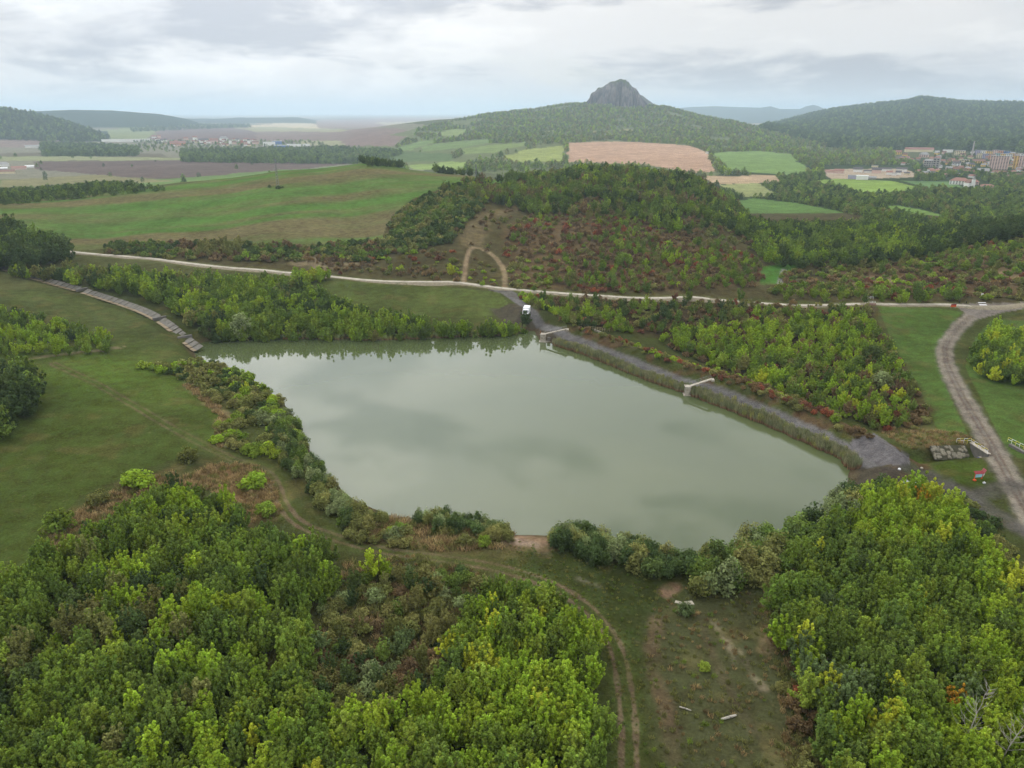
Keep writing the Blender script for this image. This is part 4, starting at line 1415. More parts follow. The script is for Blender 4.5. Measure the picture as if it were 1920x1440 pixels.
# downstream of the dam
plant_region('tree', [(1225, 628), (1300, 612), (1450, 600), (1600, 585), (1645, 598), (1680, 670), (1725, 740), (1690, 790), (1650, 800), (1560, 765), (1480, 735), (1400, 705), (1300, 660)],
             2.7, 2.0, (120, 280), (0.32, 0.62), {'yellowgreen': 6, 'green': 4, 'midgreen': 1.5, 'olive': 1.2, 'yellow': 0.3, 'brown': 0.4}, 'wood below the dam', 'wood_below_dam', keep=0.75)
plant_region('shrub', [(1225, 640), (1645, 598), (1755, 790), (1700, 812), (1560, 780), (1400, 720)], 3.0, 0.8, (110, 280), (0.6, 1.0), {'brown': 4, 'olive': 3, 'red': 1.0, 'yellowgreen': 1}, 'scrub below the dam', 'scrub_mid', keep=0.6)
plant_region('tree', [(970, 552), (1300, 566), (1630, 574), (1640, 592), (1450, 598), (1230, 622), (1120, 610), (1040, 592)], 3.6, 2.0, (170, 330), (0.3, 0.55), {'midgreen': 4, 'dark': 4, 'olive': 3, 'green': 2, 'yellowgreen': 0.8}, 'scrub between slab road and dam', 'wood_below_dam', keep=0.75)
plant_region('shrub', [(970, 552), (1300, 562), (1640, 572), (1640, 595), (1230, 625), (1060, 603)], 3.2, 0.8, (170, 330), (0.6, 1.0), {'brown': 3, 'olive': 4, 'red': 0.6, 'yellowgreen': 1.2}, 'scrub between slab road and dam', 'scrub_mid', keep=0.75)
plant_region('shrub', [(1060, 603), (1230, 660), (1400, 715), (1560, 780), (1640, 815), (1620, 825), (1540, 785), (1350, 710), (1180, 652), (1060, 608)], 2.2, 0.5, (110, 280), (0.4, 0.75), {'brown': 3, 'red': 1.4, 'olive': 2, 'yellowgreen': 0.8}, 'red brown hedge along the dam road', 'scrub_mid', keep=0.85)
# right edge grove, left edge groves
plant_region('tree', [(1835, 640), (1880, 590), (1925, 578), (2060, 590), (2060, 720), (1930, 712), (1860, 700), (1822, 680)], 2.5, 2.6, (110, 280), (0.4, 0.75), {'yellowgreen': 5, 'green': 4, 'yellow': 1.0, 'midgreen': 2}, 'grove right of the dirt road', 'wood_right_edge')
plant_region('tree', [(-60, 570), (60, 585), (150, 610), (210, 628), (200, 650), (60, 655), (-60, 650)], 3.2, 2.4, (150, 300), (0.35, 0.6), {'yellowgreen': 3, 'green': 4, 'midgreen': 3, 'dark': 1}, 'grove on the left meadow', 'wood_left_edge', keep=0.8)
plant_region('tree', [(-80, 660), (30, 662), (66, 690), (60, 740), (20, 790), (-80, 800)], 4.4, 4.2, (110, 220), (0.75, 1.1), {'dark': 6, 'midgreen': 1}, 'dark clump at the left edge', 'wood_left_edge')
# slopes beyond the slab road
plant_region('shrub', [(190, 455), (420, 452), (560, 456), (715, 448), (740, 470), (700, 488), (560, 488), (420, 486), (300, 481), (200, 472)], 3.4, 1.2, (300, 420), (0.8, 1.5), {'brown': 4, 'olive': 3, 'dark': 3, 'midgreen': 1.5}, 'hedge below the crop field', 'scrub_hill', keep=0.8)
plant_region('tree', [(370, 452), (450, 450), (450, 472), (370, 474)], 5, 3, (300, 420), (0.6, 0.8), {'olive': 3, 'midgreen': 2}, 'hedge below the crop field', 'wood_hill')
plant_region('shrub', [(718, 442), (745, 400), (785, 370), (840, 358), (915, 366), (900, 392), (865, 420), (840, 450), (760, 470), (720, 465)], 4.0, 1.6, (320, 500), (1.2, 2.0), {'dark': 4, 'olive': 5, 'midgreen': 2}, 'dense scrub on the knoll', 'scrub_hill')
plant_region('shrub', [(560, 488), (720, 466), (862, 470), (862, 528), (760, 522), (620, 510)], 4.0, 0.8, (270, 400), (0.5, 1.1), {'brown': 5, 'olive': 4, 'yellowgreen': 0.8, 'red': 0.4}, 'brown scrub slope', 'scrub_hill', keep=0.6)
plant_region('shrub', [(845, 435), (880, 405), (910, 390), (985, 388), (950, 415), (930, 470), (860, 466)], 5.0, 0.8, (300, 480), (0.5, 1.1), {'brown': 4, 'olive': 4, 'red': 0.5}, 'knoll clearing', 'scrub_hill', keep=0.4)
plant_region('shrub', [(880, 480), (930, 492), (938, 535), (880, 532)], 4.2, 0.8, (270, 400), (0.5, 0.9), {'brown': 4, 'olive': 4, 'yellowgreen': 1.4}, 'between the hill tracks', 'scrub_hill', keep=0.55)
plant_region('shrub', [(950, 420), (1000, 398), (1180, 402), (1300, 440), (1425, 485), (1430, 535), (1200, 548), (960, 540), (945, 470)], 4.2, 0.9, (270, 480), (0.6, 1.2), {'brown': 6, 'red': 2.5, 'olive': 3.5, 'green': 0.8}, 'brown red scrub slope', 'scrub_hill', keep=0.85)
plant_region('tree', [(950, 420), (1000, 398), (1180, 402), (1300, 440), (1425, 485), (1430, 530), (1200, 545), (1000, 538), (960, 480)], 5.0, 2.0, (270, 480), (0.3, 0.6), {'green': 4, 'midgreen': 4, 'yellowgreen': 2.2, 'olive': 2, 'red': 0.15}, 'brown red scrub slope', 'wood_hill', keep=0.8, clump=(30.0, 0.46, 83))
plant_region('tree', [(826, 352), (900, 333), (930, 336), (1000, 316), (1080, 306), (1200, 308), (1300, 322), (1350, 345), (1378, 380), (1400, 405), (1450, 440), (1425, 482), (1300, 440), (1180, 400), (1000, 394), (920, 372), (850, 362)],
             4.6, 3, (380, 660), (0.45, 1.0), {'dark': 2.5, 'midgreen': 5, 'green': 3, 'yellowgreen': 0.8, 'olive': 2.5, 'brown': 0.3}, 'wooded hill behind the slab road', 'wood_hill', keep=0.95, clump=(34.0, 0.36, 89))
plant_region('shrub', [(930, 345), (1000, 330), (1200, 320), (1330, 345), (1400, 410), (1450, 445), (1425, 485), (1300, 445), (1180, 405), (1000, 398)], 4.6, 1.0, (380, 640), (0.7, 1.4), {'brown': 3, 'olive': 4, 'midgreen': 3, 'dark': 1}, 'under the hill wood', 'scrub_hill', keep=0.6)
plant_region('tree', [(672, 297), (760, 297), (762, 309), (690, 306)], 6, 3, (560, 720), (0.5, 0.9), {'dark': 5, 'midgreen': 2}, 'clump on the crest of the crop field', 'wood_hill')
plant_region('tree', [(780, 305), (1000, 312), (1000, 326), (920, 326), (830, 322)], 6, 3, (600, 760), (0.5, 0.9), {'dark': 5, 'midgreen': 3}, 'tree line on the crest', 'wood_hill')
plant_region('tree', [(1385, 412), (1440, 420), (1600, 420), (1720, 425), (1800, 440), (1760, 470), (1640, 490), (1500, 497), (1430, 482)], 5, 3, (330, 620), (0.6, 1.0), {'dark': 3, 'midgreen': 5, 'green': 2.5, 'yellowgreen': 0.6}, 'tree belt in the hollow', 'wood_hill')
plant_region('shrub', [(1480, 500), (1640, 490), (1760, 470), (1940, 430), (2060, 430), (2060, 560), (1640, 558), (1440, 548)], 4.2, 1.0, (250, 520), (0.7, 1.4), {'olive': 4, 'brown': 3, 'green': 2.5, 'midgreen': 3, 'red': 0.6, 'yellowgreen': 1}, 'scrub slope right of the hollow', 'scrub_hill', keep=0.85)
plant_region('tree', [(1600, 490), (1760, 465), (1940, 425), (2060, 425), (2060, 500), (1840, 500), (1700, 520)], 5.5, 2.2, (280, 520), (0.35, 0.65), {'midgreen': 4, 'green': 4, 'olive': 2}, 'scrub slope right of the hollow', 'wood_hill', keep=0.6)
plant_region('tree', [(1715, 438), (1800, 425), (1930, 408), (2080, 400), (2080, 425), (1930, 430), (1740, 468)], 5.0, 4, (340, 620), (0.7, 1.1), {'dark': 6}, 'dark tree row on the right skyline', 'wood_hill')
plant_region('tree', [(1440, 540), (1800, 545), (1840, 550), (1820, 562), (1600, 562), (1440, 556)], 5.0, 2.0, (220, 330), (0.4, 0.8), {'green': 3, 'yellowgreen': 3, 'midgreen': 3}, 'verge of the slab road', 'wood_hill', keep=0.6)
# far woods
plant_region('far', [(1340, 345), (1440, 310), (1560, 330), (1700, 330), (2060, 300), (2060, 420), (1780, 425), (1600, 412), (1440, 425), (1385, 405)], 7.5, 3, (560, 1900), (0.5, 0.95), {'dark': 3, 'midgreen': 5, 'green': 2, 'olive': 1}, 'valley woods', 'far_wood',
             avoid=lambda p: in_field(p, 8.0))
plant_region('far', [(640, 300), (700, 270), (830, 228), (940, 210), (1090, 190), (1240, 198), (1420, 238), (1540, 270), (1720, 285), (1720, 318), (1530, 325), (1340, 335), (1000, 318), (760, 318)], 11, 4, (1000, 3100), (0.6, 1.4), {'midgreen': 3, 'green': 3, 'olive': 6, 'yellowgreen': 3, 'willow': 4}, 'rock hill woods', 'far_wood',
             avoid=lambda p: in_field(p, 8.0), keep=0.92, clump=(80.0, 0.39, 87))
plant_region('far', [(1420, 240), (1480, 226), (1560, 207), (1640, 198), (1730, 185), (1920, 196), (2080, 200), (2080, 290), (1700, 292), (1540, 270)], 19, 6, (2050, 5000), (1.8, 2.8), {'dark': 6, 'midgreen': 2}, 'dark ridge woods', 'far_wood')
plant_region('far', [(-150, 198), (0, 206), (60, 214), (130, 232), (205, 258), (140, 264), (0, 258), (-150, 256)], 18, 6, (2500, 3900), (1.6, 2.4), {'dark': 6, 'midgreen': 2}, 'left hill woods', 'far_wood')
plant_region('far', [(340, 281), (480, 279), (640, 276), (760, 282), (700, 302), (560, 301), (340, 298)], 10, 6, (1300, 2300), (0.9, 1.5), {'dark': 3, 'midgreen': 6, 'teal': 3}, 'tree belt before the village', 'far_wood')
plant_region('far', [(75, 268), (190, 270), (260, 276), (255, 288), (80, 288)], 10, 6, (1300, 2600), (0.9, 1.5), {'dark': 4, 'teal': 3, 'midgreen': 2}, 'tree belt before the village', 'far_wood')
plant_region('far', [(-100, 340), (0, 342), (130, 345), (320, 348), (200, 360), (0, 378), (-100, 380)], 6, 3, (560, 1000), (0.4, 0.8), {'dark': 5, 'midgreen': 3}, 'tree line behind the crop field', 'far_wood', keep=0.85)
plant_region('far', [(250, 262), (600, 262), (620, 282), (260, 284)], 22, 4, (1900, 2900), (0.5, 1.0), {'dark': 3, 'midgreen': 5}, 'village trees', 'far_wood', keep=0.5)
plant_region('far', [(1640, 285), (2060, 285), (2060, 345), (1640, 345)], 14, 3, (1100, 2600), (0.35, 0.8), {'dark': 5, 'midgreen': 3}, 'town trees', 'far_wood', keep=0.42, avoid=lambda p: in_field(p, 8.0))
plant_region('far', [(60, 270), (640, 296), (760, 300), (330, 345), (0, 345), (0, 290)], 70, 3, (900, 2400), (0.5, 1.0), {'dark': 3, 'midgreen': 3}, 'lone field trees', 'far_wood', keep=0.4)
plant_region('far', [(240, 240), (460, 230), (470, 237), (300, 244), (250, 246)], 26, 5, (2600, 6000), (1.3, 2.0), {'dark': 4, 'teal': 3}, 'far hedges', 'far_wood', keep=0.5)

# single trees and bushes one can pick out
single('tree', 700, 1086, 0.72, 'lime', 'bright yellow-green tree standing alone beside the wheel track', 'near')
single('tree', 722, 1088, 0.5, 'yellowgreen', 'small green tree beside the lone yellow-green one', 'near')
single('round', 455, 632, 1.0, 'willow', 'broad round grey-green willow on the far bank')
single('round', 395, 632, 0.75, 'dark', 'dark round tree at the left end of the far bank')
single('round', 230, 473, 0.75, 'dark', 'dark round tree alone at the foot of the crop field')
single('tree', 462, 488, 0.6, 'yellowgreen', 'yellow-green young tree in the hedge below the crop field', 'mid')
single('tree', 845, 517, 0.7, 'yellow', 'yellow tree on the brown slope left of the hill track', 'mid')
single('tree', 733, 510, 0.5, 'green', 'small green tree on the brown slope', 'mid')
single('round', 662, 480, 0.6, 'olive', 'olive round bush-like tree above the slab road')
single('round', 1632, 690, 0.85, 'dark', 'dark spreading tree inside the wood below the dam')
single('round', 1650, 728, 0.6, 'willow', 'grey-green tree at the right edge of the wood below the dam')
single('tree', 1615, 790, 0.75, 'yellowgreen', 'bright green tree at the near tip of the wood below the dam', 'near')
single('tree', 1655, 802, 0.7, 'yellowgreen', 'yellow-green tree closest to the cobbled apron', 'near')
single('tree', 1387, 566, 0.7, 'midgreen', 'green tree rising beside the slab road', 'mid')
single('tree', 1290, 566, 0.65, 'midgreen', 'green tree hiding part of the slab road', 'mid')
single('tree', 1265, 566, 0.5, 'red', 'small reddish tree beside the slab road', 'mid')
single('round', 1170, 500, 0.75, 'green', 'bright green round tree on the brown red slope', )
single('tree', 985, 612, 0.75, 'dark', 'dark tree at the corner of the pond below the van', 'mid')
single('tree', 465, 738, 0.45, 'yellow', 'small yellow bush at the left shore', 'mid')
single('round', 1400, 425, 0.9, 'dark', 'dark tree standing in front of the valley field')
single('tree', 1798, 1300, 0.55, 'orange', 'orange autumn tree in the lower right wood', 'near', zoff=3.0)
single('tree', 1695, 1050, 0.5, 'orange', 'orange-yellow tree near the top of the lower right wood', 'near', zoff=3.5)
single('shrub', 112, 992, 1.6, 'green', 'large green bush standing alone on the left meadow edge', 'near')
single('shrub', 185, 945, 1.2, 'olive', 'olive bush between two bushes on the meadow edge', 'near')
single('shrub', 255, 910, 1.7, 'yellowgreen', 'wide bright green bush on the meadow edge', 'near', widen=1.25)
single('shrub', 357, 862, 1.4, 'olive', 'rounded bush where the wheel tracks fork', 'near')
single('shrub', 472, 912, 1.5, 'yellowgreen', 'yellow-green bush inside the bend of the track', 'near', widen=1.15)
single('shrub', 497, 965, 1.2, 'green', 'green bush beside the bend of the track', 'near')
single('shrub', 408, 950, 1.5, 'willow', 'pale grey-green bush at the tip of the lower left wood', 'near')
single('shrub', 435, 822, 1.2, 'yellowgreen', 'bright bush at the lower end of the dry strip', 'near', widen=1.2)
single('shrub', 905, 1022, 0.9, 'green', 'bright green bush by the landing', 'near')
single('shrub', 740, 1010, 1.2, 'willow', 'pale dry bush beside the near shore track', 'near')
single('shrub', 1318, 1255, 0.55, 'green', 'low green clump on the cleared strip', 'near')
single('shrub', 1285, 1150, 0.8, 'teal', 'bluish green clump below the white slabs', 'near')
for px_, py_, s_ in ((505, 352, 0.9), (521, 354, 1.2), (528, 353, 0.8)):
    single('shrub', px_, py_, s_, 'dark', 'dark bush at the foot of the power mast', 'mid')
single('shrub', 828, 356, 1.5, 'dark', 'dark bush at the crop field corner', 'mid')
single('round', 860, 358, 0.7, 'dark', 'dark tree at the crop field corner')

# things: the 300 largest trees and the 300 largest shrubs as individuals, the rest as masses
MUST = [p for p in PLANTS if p.get('must')]
trees = [p for p in PLANTS if p['kind'] == 'tree' and not p.get('must')]
shrubs = [p for p in PLANTS if p['kind'] in ('shrub', 'willow') and not p.get('must')]


def in_view(p):
    px, py, d = project(np.array([p['loc'][0]]), np.array([p['loc'][1]]), np.array([p['loc'][2] + (5 if p['kind'] == 'tree' else 1.2)]))
    return -10 < px[0] < 1930 and py[0] < 1450


trees.sort(key=lambda p: (not in_view(p), p['r'] / p['scale'][2]))
shrubs.sort(key=lambda p: (not in_view(p), p['r'] / p['scale'][2]))
n_t = max(0, 296 - sum(1 for p in MUST if p['kind'] in ('tree', 'round')))
n_s = max(0, 296 - sum(1 for p in MUST if p['kind'] == 'shrub'))
T_IND, T_REST = trees[:n_t], trees[n_t:]
S_IND, S_REST = shrubs[:n_s], shrubs[n_s:]
FAR = [p for p in PLANTS if p['kind'] == 'far']


def add_tree(p, label, group):
    kind = 'round' if p['kind'] == 'round' else (p['lod'] or ('near' if p['r'] < 170 else 'mid'))
    cr_me, tr_me = TREE[kind][rng.integers(len(TREE[kind]))]
    root = empty('broadleaf_tree', tuple(p['loc']), p['rot'], label=label, cat='tree', group=group)
    root.scale = p['scale']
    c = mobj('crown', cr_me, root); c['tint'] = [float(q) for q in p['tint']]
    if tr_me: mobj('trunk', tr_me, root)


def add_shrub(p, label, group):
    lst = SHRUB['willow'] if p['kind'] == 'willow' else SHRUB[p['lod'] or ('near' if p['r'] < 190 else 'mid')]
    o = mobj('shrub', lst[rng.integers(len(lst))], None, tuple(p['loc']), p['rot'])
    o.scale = p['scale']; o['tint'] = [float(q) for q in p['tint']]
    tag(o, label, 'bush', group)


def zone(p):
    px, py, d = project(np.array([p['loc'][0]]), np.array([p['loc'][1]]), np.array([p['loc'][2] + 3]))
    px, py = float(px[0]), float(py[0])
    if 'lower left' in p['where'] and 'clearing' not in p['where']:
        h = 'at the bottom edge' if py > 1330 else ('in the front rows' if py > 1230 else ('in the middle rows' if py > 1110 else 'in the back rows'))
        v = 'left side' if px < 250 else ('centre left' if px < 520 else ('centre' if px < 780 else ('near the track' if px < 1000 else 'beside the track')))
        return f'{h}, {v}'
    if 'wood at the lower right' == p['where']:
        h = 'at the bottom edge' if py > 1330 else ('in the front rows' if py > 1200 else ('in the middle rows' if py > 1060 else 'in the back rows'))
        v = 'strip side' if px < 1600 else ('centre' if px < 1760 else 'right side')
        return f'{h}, {v}'
    if p['where'] not in ZR:
        qs = [project(np.array([q['loc'][0]]), np.array([q['loc'][1]]), np.array([q['loc'][2] + 3])) for q in T_IND + S_IND if q['where'] == p['where']]
        xs = [float(q[0][0]) for q in qs]; ys = [float(q[1][0]) for q in qs]
        ZR[p['where']] = (min(xs), max(xs) + 1, min(ys), max(ys) + 1)
    x0, x1, y0, y1 = ZR[p['where']]
    v = ('left end', 'left of centre', 'centre', 'right of centre', 'right end')[int(5 * (px - x0) / (x1 - x0))]
    h = ('back', 'middle', 'front')[int(3 * (py - y0) / (y1 - y0))]
    return f'{h} row, {v}'


ZR = {}


def size_word(p):
    s_ = p['scale'][2]
    return ('tall' if s_ > 0.68 else ('medium-sized' if s_ > 0.54 else 'small')) if p['kind'] == 'tree' else ('large' if s_ > 0.95 else ('medium-sized' if s_ > 0.75 else 'small'))


for p in T_IND:
    where = 'lower left wood' if p['where'] == 'wood at the lower left' else ('lower right wood' if p['where'] == 'wood at the lower right' else p['where'])
    add_tree(p, f"{size_word(p)} {COLOUR_WORD[p['colour']]} tree of the {where}, {zone(p)}", f"trees of the {p['where']}")
for p in S_IND:
    add_shrub(p, f"{size_word(p)} {COLOUR_WORD[p['colour']]} bush, {p['where']}, {zone(p)}", f"bushes, {p['where']}")
for p in MUST:
    g = 'dark bushes around the power mast' if 'power mast' in p['where'] else None
    (add_shrub if p['kind'] == 'shrub' else add_tree)(p, p['where'], g)


def scatter_object(name, plants, metas, label, cat, rotz=True):
    """one object that instances leaf meshes on its points (kind stuff)"""
    n = len(plants)
    if n == 0:
        return None
    me = bpy.data.meshes.new(name)
    me.vertices.add(n)
    me.vertices.foreach_set('co', np.array([p['loc'] for p in plants], np.float32).ravel())
    for nm, tp, dat in (('scl', 'FLOAT_VECTOR', np.array([p['scale'] for p in plants], np.float32)), ('rotz', 'FLOAT', np.array([p['rot'] for p in plants], np.float32)),
                        ('tint', 'FLOAT_COLOR', np.concatenate([np.array([p['tint'] for p in plants], np.float32), np.ones((n, 1), np.float32)], 1)),
                        ('pick', 'INT', rng.integers(0, len(metas), n).astype(np.int32))):
        a = me.attributes.new(nm, tp, 'POINT')
        a.data.foreach_set({'FLOAT_VECTOR': 'vector', 'FLOAT_COLOR': 'color'}.get(tp, 'value'), dat.ravel())
    o = mobj(name, me)
    ng = bpy.data.node_groups.new(name + '_scatter', 'GeometryNodeTree')
    ng.interface.new_socket('Geometry', in_out='INPUT', socket_type='NodeSocketGeometry')
    ng.interface.new_socket('Geometry', in_out='OUTPUT', socket_type='NodeSocketGeometry')
    N, L = ng.nodes, ng.links
    gi = N.new('NodeGroupInput'); go = N.new('NodeGroupOutput')
    jn = N.new('GeometryNodeJoinGeometry')
    for m in metas:
        po = bpy.data.objects.new('plant_shape', m)          # shape source only, never linked to the scene
        oi = N.new('GeometryNodeObjectInfo'); oi.inputs['Object'].default_value = po
        gti = N.new('GeometryNodeGeometryToInstance')
        L.new(oi.outputs['Geometry'], gti.inputs[0]); L.new(gti.outputs[0], jn.inputs[0])
    iop = N.new('GeometryNodeInstanceOnPoints')
    L.new(gi.outputs[0], iop.inputs['Points']); L.new(jn.outputs[0], iop.inputs['Instance'])
    iop.inputs['Pick Instance'].default_value = True

    def named(nm, tp):
        a = N.new('GeometryNodeInputNamedAttribute'); a.data_type = tp
        a.inputs['Name'].default_value = nm
        return a.outputs['Attribute']
    L.new(named('pick', 'INT'), iop.inputs['Instance Index'])
    L.new(named('scl', 'FLOAT_VECTOR'), iop.inputs['Scale'])
    cx = N.new('ShaderNodeCombineXYZ'); L.new(named('rotz', 'FLOAT'), cx.inputs[2])
    L.new(cx.outputs[0], iop.inputs['Rotation'])
    L.new(iop.outputs[0], go.inputs[0])
    md = o.modifiers.new('scatter', 'NODES'); md.node_group = ng
    return tag(o, label, cat, None, 'stuff')


STUFF = {
    'wood_left': ('wood', 'rest of the dense green wood at the lower left', 'wood'),
    'wood_right': ('wood', 'rest of the green and yellow wood at the lower right', 'wood'),
    'wood_far_bank': ('wood', 'long green wood on the far bank of the pond', 'wood'),
    'wood_below_dam': ('wood', 'yellow-green young wood below the dam', 'wood'),
    'wood_right_edge': ('wood', 'yellow-green grove right of the dirt road', 'wood'),
    'wood_left_edge': ('wood', 'groves along the left edge of the meadow', 'wood'),
    'wood_hill': ('wood', 'dark green woods on the hill beyond the slab road', 'wood'),
    'scrub_near': ('scrub', 'low olive and brown scrub beside the near woods', 'scrub'),
    'shore_scrub': ('scrub', 'dense scrub around the pond shore', 'scrub'),
    'scrub_mid': ('scrub', 'brown and red scrub below the dam', 'scrub'),
    'scrub_hill': ('scrub', 'brown red and olive scrub on the slopes beyond the slab road', 'scrub'),
}
for key, (nm, lab, cat) in STUFF.items():
    if nm == 'wood':
        for lod, a, b in (('near', 0, 165), ('mid', 165, 1e9)):
            ps = [p for p in T_REST if p['stuff'] == key and a <= p['r'] < b]
            scatter_object(nm, ps, [c for c, t in TREE[lod]], lab + (', nearer part' if lod == 'near' and key in ('wood_below_dam', 'wood_right_edge', 'wood_left_edge') else ''), cat)
    else:
        for lod, a, b, src in (('near', 0, 190, 'near'), ('mid', 190, 1e9, 'mid')):
            ps = [p for p in S_REST if p['stuff'] == key and a <= p['r'] < b and p['kind'] == 'shrub']
            scatter_object(nm, ps, SHRUB[src], lab + (', farther part' if lod == 'mid' and key != 'scrub_hill' else ''), cat)
        ps = [p for p in S_REST if p['stuff'] == key and p['kind'] == 'willow']
        scatter_object('thicket', ps, SHRUB['willow'], 'grey-green willow thicket along the pond shore', 'thicket')
scatter_object('far_woods', FAR, [c for c, t in TREE['far']], 'distant woods, hedges and tree belts of the valley and hills', 'woods')
print('PLANTS', len(T_IND), len(T_REST), len(S_IND), len(S_REST), len(FAR))


# reeds along the dam and the far shore; tall dry grass in the rough ground
def line_scatter(pts_px, z0, spacing, width, offset, sc, keys, keep=1.0):
    ln = smooth_line([unproj0(p[0], p[1], z0) for p in pts_px], spacing)
    out = []
    for i in range(len(ln) - 1):
        dxy = np.array(ln[i + 1]) - np.array(ln[i]); L_ = np.linalg.norm(dxy) + 1e-9
        nrm = np.array([-dxy[1], dxy[0]]) / L_
        for k in range(int(width / spacing) + 1):
            if rng.random() > keep: continue
            q = np.array(ln[i]) + nrm * (offset + (k + rng.random()) * spacing) + dxy / L_ * spacing * (rng.random() - 0.5)
            z = 0.0
            s = sc[0] + (sc[1] - sc[0]) * rng.random()
            out.append(dict(loc=(q[0], q[1], z), scale=(s, s, s * (0.85 + 0.3 * rng.random())), rot=rng.random() * 6.28, tint=tint_of(pick(keys))))
    hz_ = np.maximum(height(np.array([p['loc'][0] for p in out]), np.array([p['loc'][1] for p in out])), -0.15)
    for p, z in zip(out, hz_):
        p['loc'] = (p['loc'][0], p['loc'][1], float(z))
    return out


rd = line_scatter([(1040, 646), (1105, 668), (1150, 686), (1215, 712), (1290, 738), (1335, 756), (1380, 773), (1450, 802), (1530, 838), (1575, 858), (1600, 884)], 0, 0.6, 1.2, -0.5, (0.7, 0.95), {'reed': 5, 'olive': 1})
rd += line_scatter([(1290, 738), (1380, 773), (1450, 802), (1530, 838), (1575, 858)], 0, 0.8, 1.2, 0.8, (0.6, 0.95), {'reed': 5, 'olive': 1}, keep=0.35)
scatter_object('reed_bed', rd, REEDS, 'reeds with brown stems along the foot of the dam', 'reeds')
rd = line_scatter([(985, 622), (950, 627), (900, 630), (830, 633), (770, 635), (700, 637), (600, 635), (500, 635)], 0, 0.9, 1.8, -2.2, (0.6, 0.85), {'willow': 3, 'olive': 4}, keep=0.8)
scatter_object('reed_bed', rd, REEDS, 'dark reeds along the far shore below the wood', 'reeds')
tg = []
for poly, sp, kp, rr2, keys, sc in (
        ([(320, 905), (400, 868), (480, 870), (515, 910), (530, 960), (450, 985), (400, 920)], 0.9, 0.8, (80, 150), {'drygrass': 4, 'olive': 1}, (0.7, 1.2)),
        ([(320, 690), (400, 740), (430, 790), (420, 840), (400, 830), (410, 780), (360, 735), (300, 690)], 1.0, 0.8, (80, 200), {'drygrass': 4}, (0.7, 1.3)),
        ([(90, 1010), (130, 965), (240, 905), (330, 880), (330, 900), (240, 945), (150, 1000), (100, 1050)], 0.9, 0.7, (70, 150), {'drygrass': 3, 'olive': 1}, (0.7, 1.2)),
        ([(640, 990), (720, 968), (850, 985), (960, 1000), (940, 1030), (800, 1032), (700, 1015)], 0.9, 0.7, (70, 140), {'drygrass': 3, 'olive': 1}, (0.8, 1.5)),
        ([(1225, 1140), (1290, 1100), (1370, 1090), (1440, 1130), (1470, 1250), (1520, 1460), (1530, 1600), (1230, 1600), (1215, 1300)], 0.9, 0.45, (35, 120), {'drygrass': 2, 'olive': 4, 'green': 1, 'brown': 0.6}, (0.3, 0.7)),
        ([(650, 1050), (780, 1040), (930, 1075), (900, 1130), (820, 1260), (600, 1330), (560, 1230)], 1.0, 0.7, (45, 120), {'drygrass': 2, 'olive': 4, 'brown': 0.8}, (0.6, 1.3)),
        ([(1430, 1080), (1480, 1060), (1500, 1260), (1570, 1500), (1500, 1600), (1450, 1200)], 0.9, 0.6, (35, 120), {'drygrass': 3, 'olive': 3, 'brown': 1}, (0.6, 1.1)),
        ([(960, 1010), (1240, 1075), (1250, 1160), (1210, 1300), (1220, 1600), (1130, 1600), (1150, 1250), (1080, 1130), (940, 1060)], 1.0, 0.6, (30, 120), {'olive': 4, 'midgreen': 1}, (0.25, 0.5)),
        ([(1640, 800), (1800, 810), (1850, 835), (1700, 840)], 1.0, 0.7, (100, 200), {'drygrass': 3, 'olive': 2}, (0.6, 1.0))):
    PAL.setdefault('drygrass', [(168, 146, 104), (154, 132, 94), (140, 120, 84)])
    pts, px, py = region_points(poly, sp, 0.2, rr2[0], rr2[1], kp)
    for q in pts:
        s = sc[0] + (sc[1] - sc[0]) * rng.random()
        tg.append(dict(loc=tuple(q), scale=(s, s, s), rot=rng.random() * 6.28, tint=tint_of(pick(keys)) * 0.88))
scatter_object('tall_grass', tg, GRASS, 'tufts of dry and green grass on the rough ground', 'grass')
print('REEDS/GRASS', len(rd), len(tg))

# ------------------------------------------------------------------ concrete slab road
def resample(line, step):
    P = np.array(line); seg = np.hypot(*np.diff(P, axis=0).T); s = np.concatenate([[0], np.cumsum(seg)])
    t = np.arange(0, s[-1], step)
    return np.stack([np.interp(t, s, P[:, 0]), np.interp(t, s, P[:, 1])], 1)


